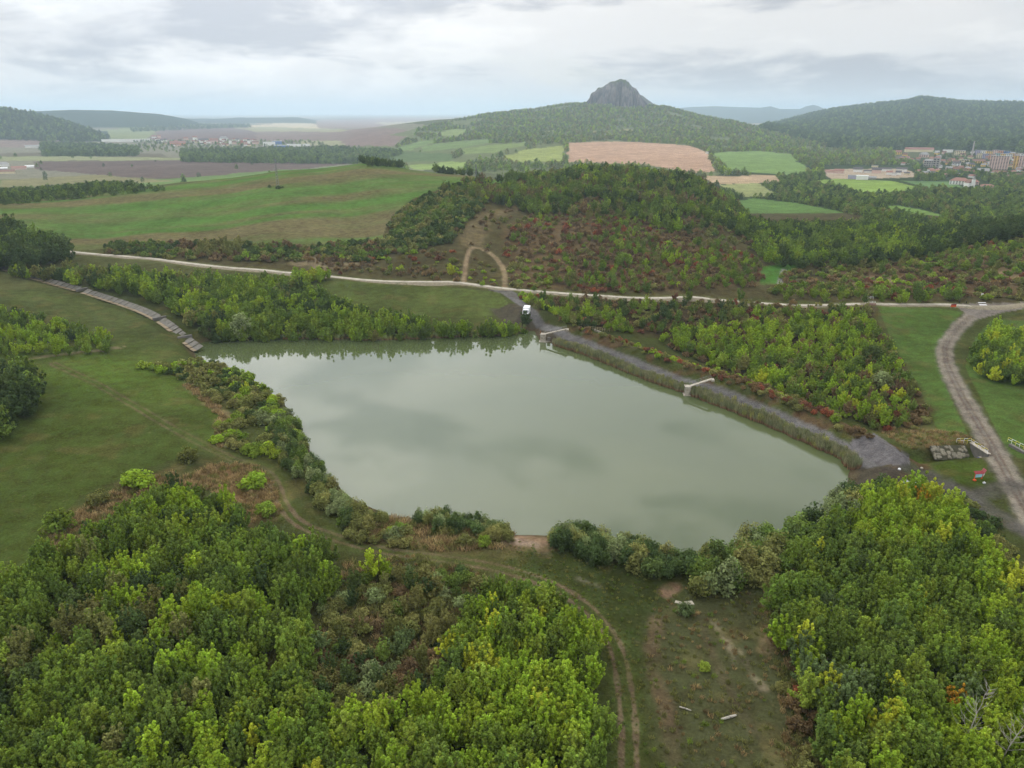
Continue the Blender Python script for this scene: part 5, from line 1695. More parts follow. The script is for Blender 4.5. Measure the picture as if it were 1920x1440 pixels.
def build_slab_road():
    P = resample(ROAD, 3.2)
    T = np.gradient(P, axis=0); T /= np.linalg.norm(T, axis=1, keepdims=True)
    Nn = np.stack([-T[:, 1], T[:, 0]], 1)
    hh = np.max([height(P[:, 0] + Nn[:, 0] * o, P[:, 1] + Nn[:, 1] * o) for o in (-2.6, -1.3, 0, 1.3, 2.6)], 0)
    ker = np.ones(7) / 7
    hs = np.convolve(np.pad(hh, 3, mode='edge'), ker, 'valid')
    hh = np.maximum(hh, hs)
    v = []; f = []
    for i in range(len(P)):
        for o, dz_ in ((-3.2, -0.9), (-1.8, 0.03), (1.8, 0.03), (3.2, -0.9)):
            v.append((P[i, 0] + Nn[i, 0] * o, P[i, 1] + Nn[i, 1] * o, hh[i] + dz_))
        if i:
            a = (i - 1) * 4
            for k in range(3): f.append([a + k, a + k + 1, a + 5 + k, a + 4 + k])
    me = mesh_np('concrete_road', np.array(v), np.array(f)[:, ::-1], [M_GRAVEL], smooth=True)
    road = tag(mobj('concrete_road', me), 'pale concrete slab road running straight across behind the pond', None, None, 'structure')
    sm = MB().box((0, 0, 0), (3.08, 2.7, 0.2))
    slab_me = bpy.data.meshes.new('slab'); slab_me.from_pydata(sm.v, [], sm.f); slab_me.materials.append(M_SLAB)
    for i in range(len(P) - 1):
        px, py, d = project(P[i:i + 1, 0], P[i:i + 1, 1], hh[i:i + 1])
        if px[0] > 1815 or (px[0] > 1120 and rng.random() < 0.22):
            continue
        o = bpy.data.objects.new('slab', slab_me)
        mid = (P[i] + P[i + 1]) / 2
        o.location = (mid[0] + Nn[i, 0] * rng.normal() * 0.05, mid[1] + Nn[i, 1] * rng.normal() * 0.05, (hh[i] + hh[i + 1]) / 2 + 0.05 + 0.02 * rng.random())
        pitch = math.atan2(hh[i + 1] - hh[i], 3.2)
        o.rotation_euler = (rng.normal() * 0.006, -pitch + rng.normal() * 0.004, math.atan2(T[i, 1], T[i, 0]) + rng.normal() * 0.008)
        link(o, road)


build_slab_road()


# ------------------------------------------------------------------ lined channel into the pond
def build_channel():
    P = resample(smooth_line(CHAN, 2.0), 3.6)
    root = empty('lined_channel', (P[0][0], P[0][1], h1(*P[0])), label='concrete lined stepped channel running down into the left end of the pond', cat='channel')
    loc0 = Vector(root.location)
    T = np.gradient(P, axis=0); T /= np.linalg.norm(T, axis=1, keepdims=True)
    # the far (left-hand) side carries the lining
    Nn = np.stack([-T[:, 1], T[:, 0]], 1)
    zc = height(P[:, 0], P[:, 1])
    zc = np.convolve(np.pad(zc, 4, mode='edge'), np.ones(9) / 9, 'valid')
    pxs = project(P[:, 0], P[:, 1], zc)[0]
    steps = {int(np.argmin(np.abs(pxs - s_))) for s_ in (147, 291, 334)}
    for i in range(len(P) - 1):
        step = i in steps
        z0 = (zc[i] + zc[i + 1]) / 2 + 0.35 + 0.02 * rng.random()
        p0, p1 = P[i] + T[i] * 0.015, P[i + 1] - T[i] * 0.015
        a0, a1 = p0 + Nn[i] * 0.2, p1 + Nn[i] * 0.2
        b0, b1 = p0 + Nn[i] * 2.4, p1 + Nn[i] * 2.4
        zt = z0 + 0.9
        mb = MB()
        if not step:
            for (lo, hi) in (((a0, z0), (b0, zt)),):
                q = [(a0[0], a0[1], z0), (a1[0], a1[1], z0), (b1[0], b1[1], zt), (b0[0], b0[1], zt)]
                n0 = len(mb.v)
                mb.v += q + [(x, y, z - 0.16) for x, y, z in q]
                for fc in ((0, 1, 2, 3), (7, 6, 5, 4), (0, 4, 5, 1), (1, 5, 6, 2), (2, 6, 7, 3), (3, 7, 4, 0)): mb.f.append([n0 + k for k in fc])
            o = mb.build('lining_panel', M_CHAN, root); o.location = -loc0
            o.matrix_parent_inverse = Matrix.Identity(4)
            mb = MB()
            c0, c1 = p0 - Nn[i] * 0.85, p1 - Nn[i] * 0.85
            q = [(c0[0], c0[1], z0 - 0.06), (c1[0], c1[1], z0 - 0.06), (a1[0], a1[1], z0 - 0.02), (a0[0], a0[1], z0 - 0.02)]
            mb.v += q + [(x, y, z - 0.16) for x, y, z in q]
            for fc in ((0, 1, 2, 3), (7, 6, 5, 4), (0, 4, 5, 1), (1, 5, 6, 2), (2, 6, 7, 3), (3, 7, 4, 0)): mb.f.append(list(fc))
            o = mb.build('floor_panel', M_WOODY, root); o.location = -loc0
        else:
            c = (p0 + p1) / 2 + Nn[i] * 1.2
            mb.box((c[0], c[1], z0 + 0.45), (0.9, 4.4, 1.0), math.atan2(T[i][1], T[i][0]))
            o = mb.build('drop_wall', M_CONC_D, root); o.location = -loc0


M_WOODY = plain_mat('silted_concrete', (132, 116, 90), var=0.25, scale=0.8, dirt=(92, 86, 64))
build_channel()


# ------------------------------------------------------------------ outlet towers with footbridges
def outlet_tower(base_px, end_px, hgt, w, label, open_front):
    bx, by = unproj0(base_px[0], base_px[1], 0.0)
    ex, ey = unproj0(end_px[0], end_px[1], DAM_Z - 0.1)
    d = Vector((ex - bx, ey - by, 0)); ang = math.atan2(d.y, d.x)
    root = empty('outlet_tower', (bx, by, 0), ang, label=label, cat='tower')
    L = d.length
    MB().box((0, 0, -0.9), (w * 1.25, w * 1.3, 2.2)).build('plinth', M_CONC, root, bevel=0.04)
    for s in (-1, 1):
        MB().box((0.06, s * w * 0.4, 0.2 + hgt / 2), (w * 0.9, w * 0.2, hgt)).build('side_wall', M_CONC, root, bevel=0.03)
    MB().box((w * 0.42, 0, 0.2 + hgt / 2), (w * 0.16, w * 0.6, hgt - 0.02)).build('back_wall', M_CONC, root)
    MB().box((0.05, 0, 0.2 + hgt + 0.09), (w * 1.05, w * 1.12, 0.18)).build('cap', M_CONC, root, bevel=0.02)
    z0, z1 = 0.2 + hgt + 0.22, DAM_Z + 0.05
    mb = MB()
    n0 = 0
    hw = 0.55
    q = [(w * 0.3, -hw, z0), (L, -hw, z1), (L, hw, z1), (w * 0.3, hw, z0)]
    mb.v += q + [(x, y, z - 0.22) for x, y, z in q]
    for fc in ((0, 1, 2, 3), (7, 6, 5, 4), (0, 4, 5, 1), (1, 5, 6, 2), (2, 6, 7, 3), (3, 7, 4, 0)): mb.f.append(list(fc))
    mb.build('footbridge_deck', M_CONC, root)
    MB().box((L + 0.3, 0, z1 - 0.35), (0.8, 1.5, 0.5)).build('abutment', M_CONC, root, bevel=0.04)
    # hand rails
    for s in (-1, 1):
        r = MB()
        n = max(4, int(L / 1.6))
        for i in range(n + 1):
            t = i / n
            x = w * 0.3 + (L - w * 0.3) * t; z = z0 + (z1 - z0) * t
            r.tube((x, s * (hw - 0.06), z), (x, s * (hw - 0.06), z + 0.85), 0.025, n=5)
        r.tube((w * 0.3, s * (hw - 0.06), z0 + 0.85), (L, s * (hw - 0.06), z1 + 0.85), 0.025, n=5)
        r.build('handrail', M_STEEL, root)
    if open_front:
        for i in range(5):
            MB().tube((-w * 0.45 + 0.02, -w * 0.5 + w * i / 4, 0.2 + hgt), (-w * 0.45, -w * 0.5 + w * i / 4, 1.3 + hgt), 0.05, n=6).build('railing_post', M_RUST, root)
        MB().box((w * 1.3, 0, 0.1), (w * 1.4, w * 0.9, 0.35)).build('ledge', M_CONC, root)
        MB().box((w * 1.0, 0, 0.9), (w * 0.5, w * 0.5, 1.0)).build('gate_housing', M_CONC_D, root)


outlet_tower((1018, 640), (1062, 617), 2.2, 1.9, 'pale concrete outlet tower with rusty posts at the far end of the dam', True)
outlet_tower((1288, 740), (1334, 711), 2.1, 1.6, 'narrow white concrete outlet tower halfway along the dam', False)


# ------------------------------------------------------------------ camper van on the dam road
def build_van():
    x, y, z = ground_at(987, 590)
    root = empty('camper_van', (x, y, z + 0.12), R(-100), label='white box-bodied van parked where the dam road begins', cat='van')
    # +x is forward
    b = MB().box((-0.75, 0, 1.62), (3.5, 2.2, 2.1)).build('box_body', M_VANW, root, bevel=0.1)
    MB().box((-0.75, 0, 0.48), (4.9, 1.9, 0.22)).build('chassis', M_RUBBER, root)
    cabp = [(1.0, 0.5), (2.75, 0.5), (2.8, 0.95), (2.55, 1.25), (1.95, 2.05), (1.0, 2.1)]
    c = MB().prism(cabp, -0.98, 0.98).build('cab', M_VANW, root, bevel=0.06)
    MB().poly([(2.575, -0.86, 1.27), (2.575, 0.86, 1.27), (2.0, 0.8, 2.03), (2.0, -0.8, 2.03)]).build('windscreen', M_GLASS, root)
    for s in (-1, 1):
        MB().box((1.65, s * 0.985, 1.55), (0.8, 0.02, 0.55)).build('side_window', M_GLASS, root)
        MB().box((2.79, s * 0.72, 0.85), (0.06, 0.34, 0.2)).build('headlight', M_STEEL, root)
    MB().box((2.84, 0, 0.52), (0.14, 1.96, 0.24)).build('bumper', M_RUBBER, root)
    for wx in (-1.7, 1.95):
        for s in (-1, 1):
            w = MB().tube((wx, s * 0.78, 0.34), (wx, s * 1.02, 0.34), 0.34, n=16).build('wheel', M_RUBBER, root)
            MB().tube((wx, s * 1.02, 0.34), (wx, s * 1.035, 0.34), 0.19, n=12).build('rim', M_STEEL, w)


build_van()


# ------------------------------------------------------------------ culvert: stone wing wall, head wall, pipe and railings
def stone_mesh(i):
    rr3 = np.random.default_rng(200 + i)
    bm = bmesh.new()
    bmesh.ops.create_cube(bm, size=1.0)
    bmesh.ops.bevel(bm, geom=bm.edges[:], offset=0.2, segments=1, affect='EDGES')
    for v in bm.verts:
        v.co += Vector(rr3.normal(size=3) * 0.05)
    me = bpy.data.meshes.new('stone'); bm.to_mesh(me); bm.free()
    me.materials.append(M_STONE)
    return me


STONES = [stone_mesh(i) for i in range(5)]


def railing(name, p0, p1, hgt, n, label, mats, cat='railing'):
    root = empty(name, tuple(p0), label=label, cat=cat)
    a = Vector((0, 0, 0)); b = Vector(p1) - Vector(p0)
    for i in range(n + 1):
        q = a.lerp(b, i / n)
        MB().tube(q - Vector((0, 0, 0.3)), q + Vector((0, 0, hgt)), 0.04, n=6).build('post', mats[i % len(mats)], root)
    for k in (1.0, 0.55):
        for i in range(n):
            MB().tube(a.lerp(b, i / n) + Vector((0, 0, hgt * k)), a.lerp(b, (i + 1) / n) + Vector((0, 0, hgt * k)), 0.035, n=6, cap=False).build('rail', mats[(i + int(k * 2)) % len(mats)], root)
    return root


def build_culvert():
    d0, d1 = np.array(DITCH[0]), np.array(DITCH[-1])
    t = (d1 - d0) / np.linalg.norm(d1 - d0); n = np.array([-t[1], t[0]])
    if n[1] < 0: n = -n
    e = d1 + t * 0.8
    zf = h1(*(d1 - t * 2))
    root = empty('culvert_headwall', (e[0], e[1], zf), math.atan2(t[1], t[0]), label='concrete culvert head wall with blue pipe mouth beside the dirt road', cat='culvert')
    MB().box((0.2, 0.3, 1.0), (0.5, 5.4, 3.0)).build('wall', M_CONC_D, root, bevel=0.05)
    MB().box((0.2, 0.3, 2.56), (0.8, 5.7, 0.14)).build('coping', M_CONC, root)
    MB().tube((-0.45, -0.9, 0.55), (0.05, -0.9, 0.55), 0.62, n=18).build('pipe_collar', M_CONC, root)
    MB().tube((-0.55, -0.9, 0.55), (-0.2, -0.9, 0.55), 0.5, n=18).build('pipe_mouth', M_BLUE, root)
    # rubble lining on the far bank of the ditch
    wroot = empty('rubble_wall', (d1[0], d1[1], zf), label='rubble stone lining on the bank of the ditch beside the culvert', cat='stone wall')
    L = 8.2
    mb = MB()
    pts = []
    for s in (0, L):
        p = d1 - t * s
        pts.append(((p + n * 0.9) - d1, (p + n * 3.4) - d1))
    mb.poly([(pts[0][0][0], pts[0][0][1], -0.15), (pts[1][0][0], pts[1][0][1], -0.15), (pts[1][1][0], pts[1][1][1], 2.0), (pts[0][1][0], pts[0][1][1], 2.0)])
    mb.build('mortar_bed', plain_mat('mossy_mortar', (70, 68, 52), var=0.3), wroot)
    for row in range(4):
        k = 0.3 * rng.random()
        while k < L - 0.4:
            w = 0.5 + 0.75 * rng.random()
            if rng.random() < (0.4 if row == 3 else 0.12):
                k += w
                continue
            hgt_ = 0.62 + 0.42 * rng.random()
            o = bpy.data.objects.new('stone', STONES[rng.integers(5)])
            su = 0.55 + row * 0.72 + rng.normal() * 0.12                   # distance up the slope
            p = -t * (k + w / 2) + n * (0.9 + su * 0.76)
            o.location = (p[0], p[1], -0.12 + su * 0.65 + rng.normal() * 0.04)
            o.scale = (w * 0.9, hgt_, 0.34 + 0.14 * rng.random())
            o.rotation_euler = (R(40) + rng.normal() * 0.12, rng.normal() * 0.12, math.atan2(t[1], t[0]) + rng.normal() * 0.22)
            link(o, wroot)
            k += w + 0.08 * rng.random()
    a = e + n * 3.0; b = e - n * 2.2
    zc = zf + 2.6
    railing('guard_railing', (a[0], a[1], zc), (b[0], b[1], zc), 0.85, 5, 'yellow and white guard railing on top of the culvert head wall', [M_YELLOW, M_WHITE])
    c = d1 - t * 1.5 + n * 4.3
    railing('guard_railing', (c[0], c[1], h1(*c)), (a[0], a[1], zc), 1.0, 4, 'yellow and white guard railing above the rubble lined ditch bank', [M_WHITE, M_YELLOW])
    p = d0 + n * 0.6
    st = MB().box((0, 0, 0), (0.3, 2.0, 0.25)).build('kerb_stone', M_CONC, None, (p[0], p[1], h1(*p) + 0.15), R(15), bevel=0.03)
    tag(st, 'pale kerb stone lying at the end of the ditch by the cobbles', 'kerb stone')


build_culvert()
a = ground_at(1889, 828); b = ground_at(1926, 846)
railing('guard_railing', a, (b[0], b[1], b[2]), 1.0, 5, 'yellow and white guard railing right of the dirt road', [M_YELLOW, M_WHITE])
p = ground_at(1893, 836); q = ground_at(1922, 852)
ang = math.atan2(q[1] - p[1], q[0] - p[0])
tag(MB().box((0, 0, 0), (math.hypot(q[0] - p[0], q[1] - p[1]), 0.7, 0.8)).build('retaining_wall', M_CONC_D, None, ((p[0] + q[0]) / 2, (p[1] + q[1]) / 2, (p[2] + q[2]) / 2 + 0.15), ang, bevel=0.05),
    'low concrete retaining wall under the railing right of the dirt road', 'wall')
# stilling basin by the dam
a = ground_at(1107, 616, 0.4); b = ground_at(1143, 620, 0.4)
railing('basin_railing', a, b, 1.1, 8, 'greenish grey railing on the far side of the stilling basin below the dam', [M_WOOD])
a = ground_at(1114, 620); b = ground_at(1137, 629)
mb = MB()
q = [(0, -0.25, 0.55), (b[0] - a[0], b[1] - a[1] - 0.25, b[2] - a[2] + 0.55), (b[0] - a[0], b[1] - a[1] + 0.25, b[2] - a[2] + 0.55), (0, 0.25, 0.55)]
mb.v += q + [(x, y, z - 1.1) for x, y, z in q]
for fc in ((0, 1, 2, 3), (7, 6, 5, 4), (0, 4, 5, 1), (1, 5, 6, 2), (2, 6, 7, 3), (3, 7, 4, 0)): mb.f.append(list(fc))
tag(mb.build('basin_wall', M_CONC, None, a), 'pale concrete wall of the stilling basin beside the dam road', 'wall')
# bridge parapets on the slab road
for (u0, u1, lab) in (((1622, 561), (1637, 561.5), 'far pale railing of the small bridge on the slab road'), ((1622, 570), (1641, 570.5), 'near pale railing of the small bridge on the slab road')):
    a = ground_at(*u0); b = ground_at(*u1)
    railing('bridge_railing', a, b, 1.1, 3, lab, [M_WHITE])
a = ground_at(1632, 572)
tag(MB().box((0, 0, 0), (3.2, 0.5, 1.6)).build('culvert_wall', plain_mat('brick_red_concrete', (140, 112, 98), var=0.2), None, (a[0], a[1] - 0.6, a[2] + 0.1), R(-2), bevel=0.04),
    'reddish culvert wall under the slab road bridge', 'wall')


# ------------------------------------------------------------------ signs and posts
def build_notice():
    x, y, z = ground_at(1833, 899)
    root = empty('notice_board', (x, y, z), R(8), label='red framed notice board with light blue panel on the grass by the dirt road', cat='notice board')
    for px_ in (-0.75, 0.75):
        MB().box((px_, 0, 0.75), (0.1, 0.1, 1.5)).build('leg', M_ORANGE, root)
    MB().box((0, -0.08, 0.85), (1.45, 0.06, 0.62)).build('panel', M_LBLUE, root)
    rf = MB().box((0, 0, 0), (1.9, 0.75, 0.07))
    o = rf.build('roof', M_REDP, root, (0, 0.05, 1.5)); o.rotation_euler = (R(28), 0, 0)
    MB().box((-0.95, -0.35, 0.12), (0.5, 0.4, 0.25)).build('foot', M_ORANGE, root)
    w2 = empty('notice_board', (x + 1.45, y + 0.75, z), R(48), label='red framed notice board with white panel, angled behind the blue one', cat='notice board')
    for px_ in (-0.7, 0.7):
        MB().box((px_, 0, 0.75), (0.1, 0.1, 1.5)).build('leg', M_ORANGE, w2)
    MB().box((0, -0.08, 0.85), (1.35, 0.06, 0.6)).build('panel', M_WHITE, w2)
    o = MB().box((0, 0, 0), (1.8, 0.7, 0.07)).build('roof', M_REDP, w2, (0, 0.05, 1.5)); o.rotation_euler = (R(28), 0, 0)


build_notice()
x, y, z = ground_at(1787, 578)
root = empty('warning_board', (x, y, z), R(4), label='orange and red warning board at the road junction', cat='sign')
MB().box((0, 0, 1.35), (2.0, 0.06, 0.45)).build('upper_panel', M_REDP, root)
MB().box((0, 0, 0.8), (2.0, 0.06, 0.62)).build('lower_panel', M_ORANGE, root)
for s in (-0.8, 0.8):
    MB().box((s, 0.07, 0.75), (0.08, 0.08, 1.6)).build('leg', M_STEEL, root)
x, y, z = ground_at(1840, 560)
root = empty('road_sign', (x, y, z), R(-25), label='white road sign on a post behind the junction', cat='sign')
MB().tube((0, 0, -0.2), (0, 0, 2.0), 0.05, n=8).build('post', M_STEEL, root)
MB().box((0, -0.07, 1.65), (0.7, 0.04, 0.75)).build('plate', M_WHITE, root, bevel=0.01)
for px_, py_, hh_, lab in ((1799, 568, 1.0, 'taller dark post on the verge behind the orange board'), (1812, 568.5, 0.8, 'shorter dark post on the verge left of the junction')):
    x, y, z = ground_at(px_, py_)
    mb = MB().tube((0, 0, -0.2), (0, 0, hh_ - 0.12), 0.16, 0.14, n=8).tube((0, 0, hh_ - 0.12), (0, 0, hh_), 0.14, 0.05, n=8)
    tag(mb.build('roadside_post', M_DARK, None, (x, y, z)), lab, 'post')
# worn pale concrete patches at the junction
for i, (px_, py_, w, l) in enumerate(((1843, 571.8, 2.6, 1.0), (1841, 567.8, 2.8, 0.6), (1803, 572.2, 2.4, 0.6), (1877, 577.6, 2.2, 0.7), (1873, 574.5, 0.8, 0.5), (1903, 574.4, 1.6, 0.5))):
    x, y, z = ground_at(px_, py_)
    o = MB().box((0, 0, 0), (w, l, 0.12)).build('loose_slab', M_WHITE, None, (x, y, z + 0.05), R(-3 + 4 * (i % 2)), bevel=0.02)
    tag(o, 'white slab fragment set in the road junction', 'slab', 'white slab fragments in the junction')


# ------------------------------------------------------------------ power masts
def mast(px, py, top_py, label, arms):
    x, y, z = ground_at(px, py)
    _, _, d = project(np.array([x]), np.array([y]), np.array([z]))
    H = (py - top_py) * float(d[0]) / FPX / CP * 1.0
    root = empty('power_mast', (x, y, z), R(20), label=label, cat='mast')
    w0, w1 = H * 0.045, H * 0.014
    c = [(-1, -1), (1, -1), (1, 1), (-1, 1)]
    for s in c:
        MB().tube((s[0] * w0, s[1] * w0, -0.3), (s[0] * w1, s[1] * w1, H), 0.09, 0.07, n=5).build('leg', M_STEEL, root)
    br = MB()
    n = 9
    for k in range(n):
        t0, t1 = k / n, (k + 1) / n
        a0 = w0 + (w1 - w0) * t0; a1 = w0 + (w1 - w0) * t1
        for i in range(4):
            j = (i + 1) % 4
            br.tube((c[i][0] * a0, c[i][1] * a0, H * t0), (c[j][0] * a1, c[j][1] * a1, H * t1), 0.04, n=4, cap=False)
            br.tube((c[j][0] * a0, c[j][1] * a0, H * t0), (c[i][0] * a1, c[i][1] * a1, H * t1), 0.04, n=4, cap=False)
    o = br.build('lattice', M_STEEL, root)
    for za, wa in arms:
        MB().box((0, 0, H * za), (wa * H, 0.22, 0.16)).tube((-wa * H / 2, 0, H * za), (0, 0, H * za + 0.06 * H), 0.05, n=4).tube((wa * H / 2, 0, H * za), (0, 0, H * za + 0.06 * H), 0.05, n=4).build('cross_arm', M_STEEL, root)


mast(521, 350, 304, 'tall lattice power mast standing in the crop field', ((0.97, 0.12), (0.66, 0.30)))
mast(893, 345, 311, 'lattice power mast at the far right corner of the crop field', ((0.8, 0.14),))


# ------------------------------------------------------------------ bare birches, timber, slabs, rubbish
def birch(px, py, H, lean, label, seed, zoff):
    x, y, z = ground_at(px, py, zoff)
    r4 = np.random.default_rng(seed)
    root = empty('bare_tree', (x, y, z), label=label, cat='tree')
    tr = MB(); p = Vector((0, 0, -0.3)); r = 0.13
    pts = [p]
    r = 0.11
    for i in range(8):
        q = Vector((lean * H * ((i + 1) / 8) ** 1.3 + r4.normal() * 0.04, r4.normal() * 0.05, H * (i + 1) / 8))
        tr.tube(p, q, r, r * 0.82, 6, False); p = q; r *= 0.82; pts.append(q)
    tr.build('trunk', M_BIRCH, root)
    for i in range(28):
        k = 2 + int(r4.random() * 6)
        b = pts[k].lerp(pts[min(8, k + 1)], r4.random())
        a = r4.random() * 6.28; L = H * 0.25 * (1.15 - k / 9)
        m1 = b + Vector((math.cos(a) * L * 0.6, math.sin(a) * L * 0.6, L * 0.45)); e = m1 + Vector((math.cos(a) * L * 0.35, math.sin(a) * L * 0.35, L * 0.6))
        br = MB().tube(b, m1, 0.026, 0.016, 4, False).tube(m1, e, 0.016, 0.006, 4, False)
        for s in (-0.6, 0.6):
            br.tube(b.lerp(m1, 0.7), b.lerp(m1, 0.7) + Vector((math.cos(a + s) * L * 0.35, math.sin(a + s) * L * 0.35, L * 0.35)), 0.018, 0.006, 4, False)
        br.build('branch', M_BIRCH, root)


BIRCH_AT = [birch(1815, 1362, 9.5, 0.12, 'bare white birch rising from the lower right wood', 5, 4.0), birch(1884, 1392, 9.5, 0.28, 'bare leaning birch at the right edge of the lower right wood', 8, 4.0)]


def small(name, px, py, dims, rz, mat, label, cat, zlift=0.0, bev=0.04):
    x, y, z = ground_at(px, py)
    o = MB().box((0, 0, dims[2] / 2), dims).build(name, mat, None, (x, y, z + zlift), R(rz), bevel=bev)
    return tag(o, label, cat)


small('concrete_slab', 1290, 1133, (1.6, 0.9, 0.25), 12, M_CONC, 'broken pale concrete slab lying at the top of the cleared strip', 'slab')
small('concrete_slab', 1272, 1131, (1.0, 0.6, 0.2), -25, M_CONC, 'smaller pale slab beside the broken slab on the cleared strip', 'slab')
x, y, z = ground_at(1366, 1347)
tag(MB().tube((-1.0, -0.12, 0.16), (0.3, 0.05, 0.17), 0.13, 0.17, n=9).tube((0.3, 0.05, 0.17), (1.0, 0.14, 0.2), 0.17, 0.12, n=9).build('log', M_BIRCH, None, (x, y, z), R(10)), 'pale bare log lying across the cleared strip', 'log')
x, y, z = ground_at(1284, 1330)
tag(MB().tube((-0.6, 0.3, 0.1), (0.1, 0, 0.12), 0.09, n=8).tube((0.1, 0, 0.12), (0.7, -0.3, 0.1), 0.09, 0.06, n=8).build('log', M_BIRCH, None, (x, y, z)), 'short whitish branch beside the ditch on the cleared strip', 'log')


def sack(px, py, s, label, mat=None):
    x, y, z = ground_at(px, py)
    bm = bmesh.new(); bmesh.ops.create_icosphere(bm, subdivisions=2, radius=0.5)
    r5 = np.random.default_rng(int(px))
    for v in bm.verts:
        v.co.z = v.co.z * 0.75 + 0.3
        if v.co.z < 0.05: v.co.z = 0.0
        if v.co.z > 0.5: v.co.x *= 0.6; v.co.y *= 0.6; v.co.z += 0.12
        v.co += Vector(r5.normal(size=3) * 0.03)
    me = bpy.data.meshes.new('sack'); bm.to_mesh(me); bm.free(); me.materials.append(mat or M_WHITE)
    o = mobj('sack', me, None, (x, y, z)); o.scale = (s, s, s)
    tag(o, label, 'sack')


sack(505, 836, 0.85, 'white sack standing at the left shore by the track')
sack(722, 1103, 0.35, 'tiny white bag in the scrub clearing')
sack(1686, 881, 0.6, 'white sack on the ground below the cobbled apron')
sack(1845, 907, 0.6, 'pale sack lying in front of the notice boards', M_TARP)
sack(1728, 879, 0.55, 'grey sack on the grass right of the cobbled apron', M_CONC)


def heap(px, py, name, label, specs, spread, seed):
    x, y, z = ground_at(px, py)
    r6 = np.random.default_rng(seed)
    root = empty(name, (x, y, z), label=label, cat='rubbish')
    for nm, mat, n, size in specs:
        for i in range(n):
            bm = bmesh.new(); bmesh.ops.create_grid(bm, x_segments=5, y_segments=4, size=0.5)
            for v in bm.verts:
                v.co.z += r6.normal() * 0.13
                v.co.x += r6.normal() * 0.05
            me = bpy.data.meshes.new(nm); bm.to_mesh(me); bm.free(); me.materials.append(mat)
            o = mobj(nm, me, root, (r6.normal() * spread[0], r6.normal() * spread[1], 0.18 + 0.18 * r6.random()))
            o.scale = (size, size * 0.6, size * 0.9); o.rotation_euler = (r6.normal() * 0.25, r6.normal() * 0.25, r6.random() * 6.28)
            sd_ = o.modifiers.new('thick', 'SOLIDIFY'); sd_.thickness = 0.04


heap(1711, 905, 'rubbish_heap', 'crumpled pale tarpaulin heap at the top of the lower right wood', [('tarpaulin', M_TARP, 7, 1.3), ('sheet', M_WHITE, 3, 0.8)], (0.95, 0.35), 3)
heap(1640, 907, 'rubbish_heap', 'dark rubbish heap with red and white pieces near the dam corner', [('dark_sheet', M_DARK, 5, 1.1), ('white_sheet', M_WHITE, 2, 0.6), ('red_sheet', M_REDP, 1, 0.6)], (0.7, 0.3), 4)

# ------------------------------------------------------------------ buildings
_bm = {}


def bmat(c, rough=0.85):
    c = tuple(c)
    if c not in _bm:
        _bm[c] = plain_mat('facade_%d_%d_%d' % c, c, rough=rough, var=0.08, scale=0.05)
    return _bm[c]


CW = {'white': (232, 230, 224), 'cream': (220, 206, 170), 'yellow': (222, 186, 104), 'pink': (214, 184, 172), 'grey': (164, 158, 152), 'lilac': (170, 164, 186),
      'orange': (206, 150, 116), 'blue': (96, 124, 170), 'teal': (150, 180, 176), 'red': (176, 96, 76)}
RW = {'red': (142, 104, 92), 'dark': (86, 82, 82), 'grey': (142, 140, 138), 'white': (214, 214, 212), 'brown': (118, 88, 74)}


def building(px, py, wpx, hpx, wall, roof, rtype, label, name='house', depth=None, rz=0.0, group=None, floors=0, cat=None):
    x, y, z = ground_at(px, py)
    dd = float(project(np.array([x]), np.array([y]), np.array([z]))[2][0])
    w = wpx * dd / FPX; h = hpx * dd / FPX
    dp = depth or max(7.0, min(w * 0.7, 14.0))
    az = -math.atan2(x, y)
    root = empty(name, (x, y, z), az + R(rz), label=label, cat=cat or ('house' if name == 'house' else 'building'), group=group)
    rh = 0.0 if rtype == 'flat' else min(h * 0.45, dp * 0.5)
    hw = h - rh
    MB().box((0, dp / 2, hw / 2 - 1.0), (w, dp, hw + 2.0)).build('wall', bmat(CW[wall]), root)
    if rtype == 'flat':
        MB().box((0, dp / 2, hw + 0.25), (w + 0.4, dp + 0.4, 0.5)).build('roof', bmat(RW[roof]), root)
    elif rtype == 'gable':                                 # ridge along the front
        mb = MB()
        e = 0.5
        v = [(-w / 2 - e, -e, hw), (w / 2 + e, -e, hw), (w / 2 + e, dp + e, hw), (-w / 2 - e, dp + e, hw), (-w / 2 - e, dp / 2, h), (w / 2 + e, dp / 2, h)]
        mb.v = v; mb.f = [[0, 1, 5, 4], [2, 3, 4, 5], [0, 4, 3], [1, 2, 5], [0, 3, 2, 1]]
        mb.build('roof', bmat(RW[roof]), root)
    else:                                                  # hip
        mb = MB(); e = 0.5; k = min(w, dp) * 0.35
        v = [(-w / 2 - e, -e, hw), (w / 2 + e, -e, hw), (w / 2 + e, dp + e, hw), (-w / 2 - e, dp + e, hw), (-w / 2 + k, dp / 2, h), (w / 2 - k, dp / 2, h)]
        mb.v = v; mb.f = [[0, 1, 5, 4], [2, 3, 4, 5], [0, 4, 3], [1, 2, 5], [0, 3, 2, 1]]
        mb.build('roof', bmat(RW[roof]), root)
    if floors:
        nb = max(2, int(w / 3.4))
        for fl in range(floors):
            zf = (fl + 0.55) * hw / floors
            mb = MB()
            for b_ in range(nb):
                mb.box((-w / 2 + (b_ + 0.5) * w / nb, -0.03, zf), (w / nb * 0.55, 0.1, hw / floors * 0.5))
            o = mb.build('window_row', M_GLASS, root); o['kind'] = 'stuff'
    return root


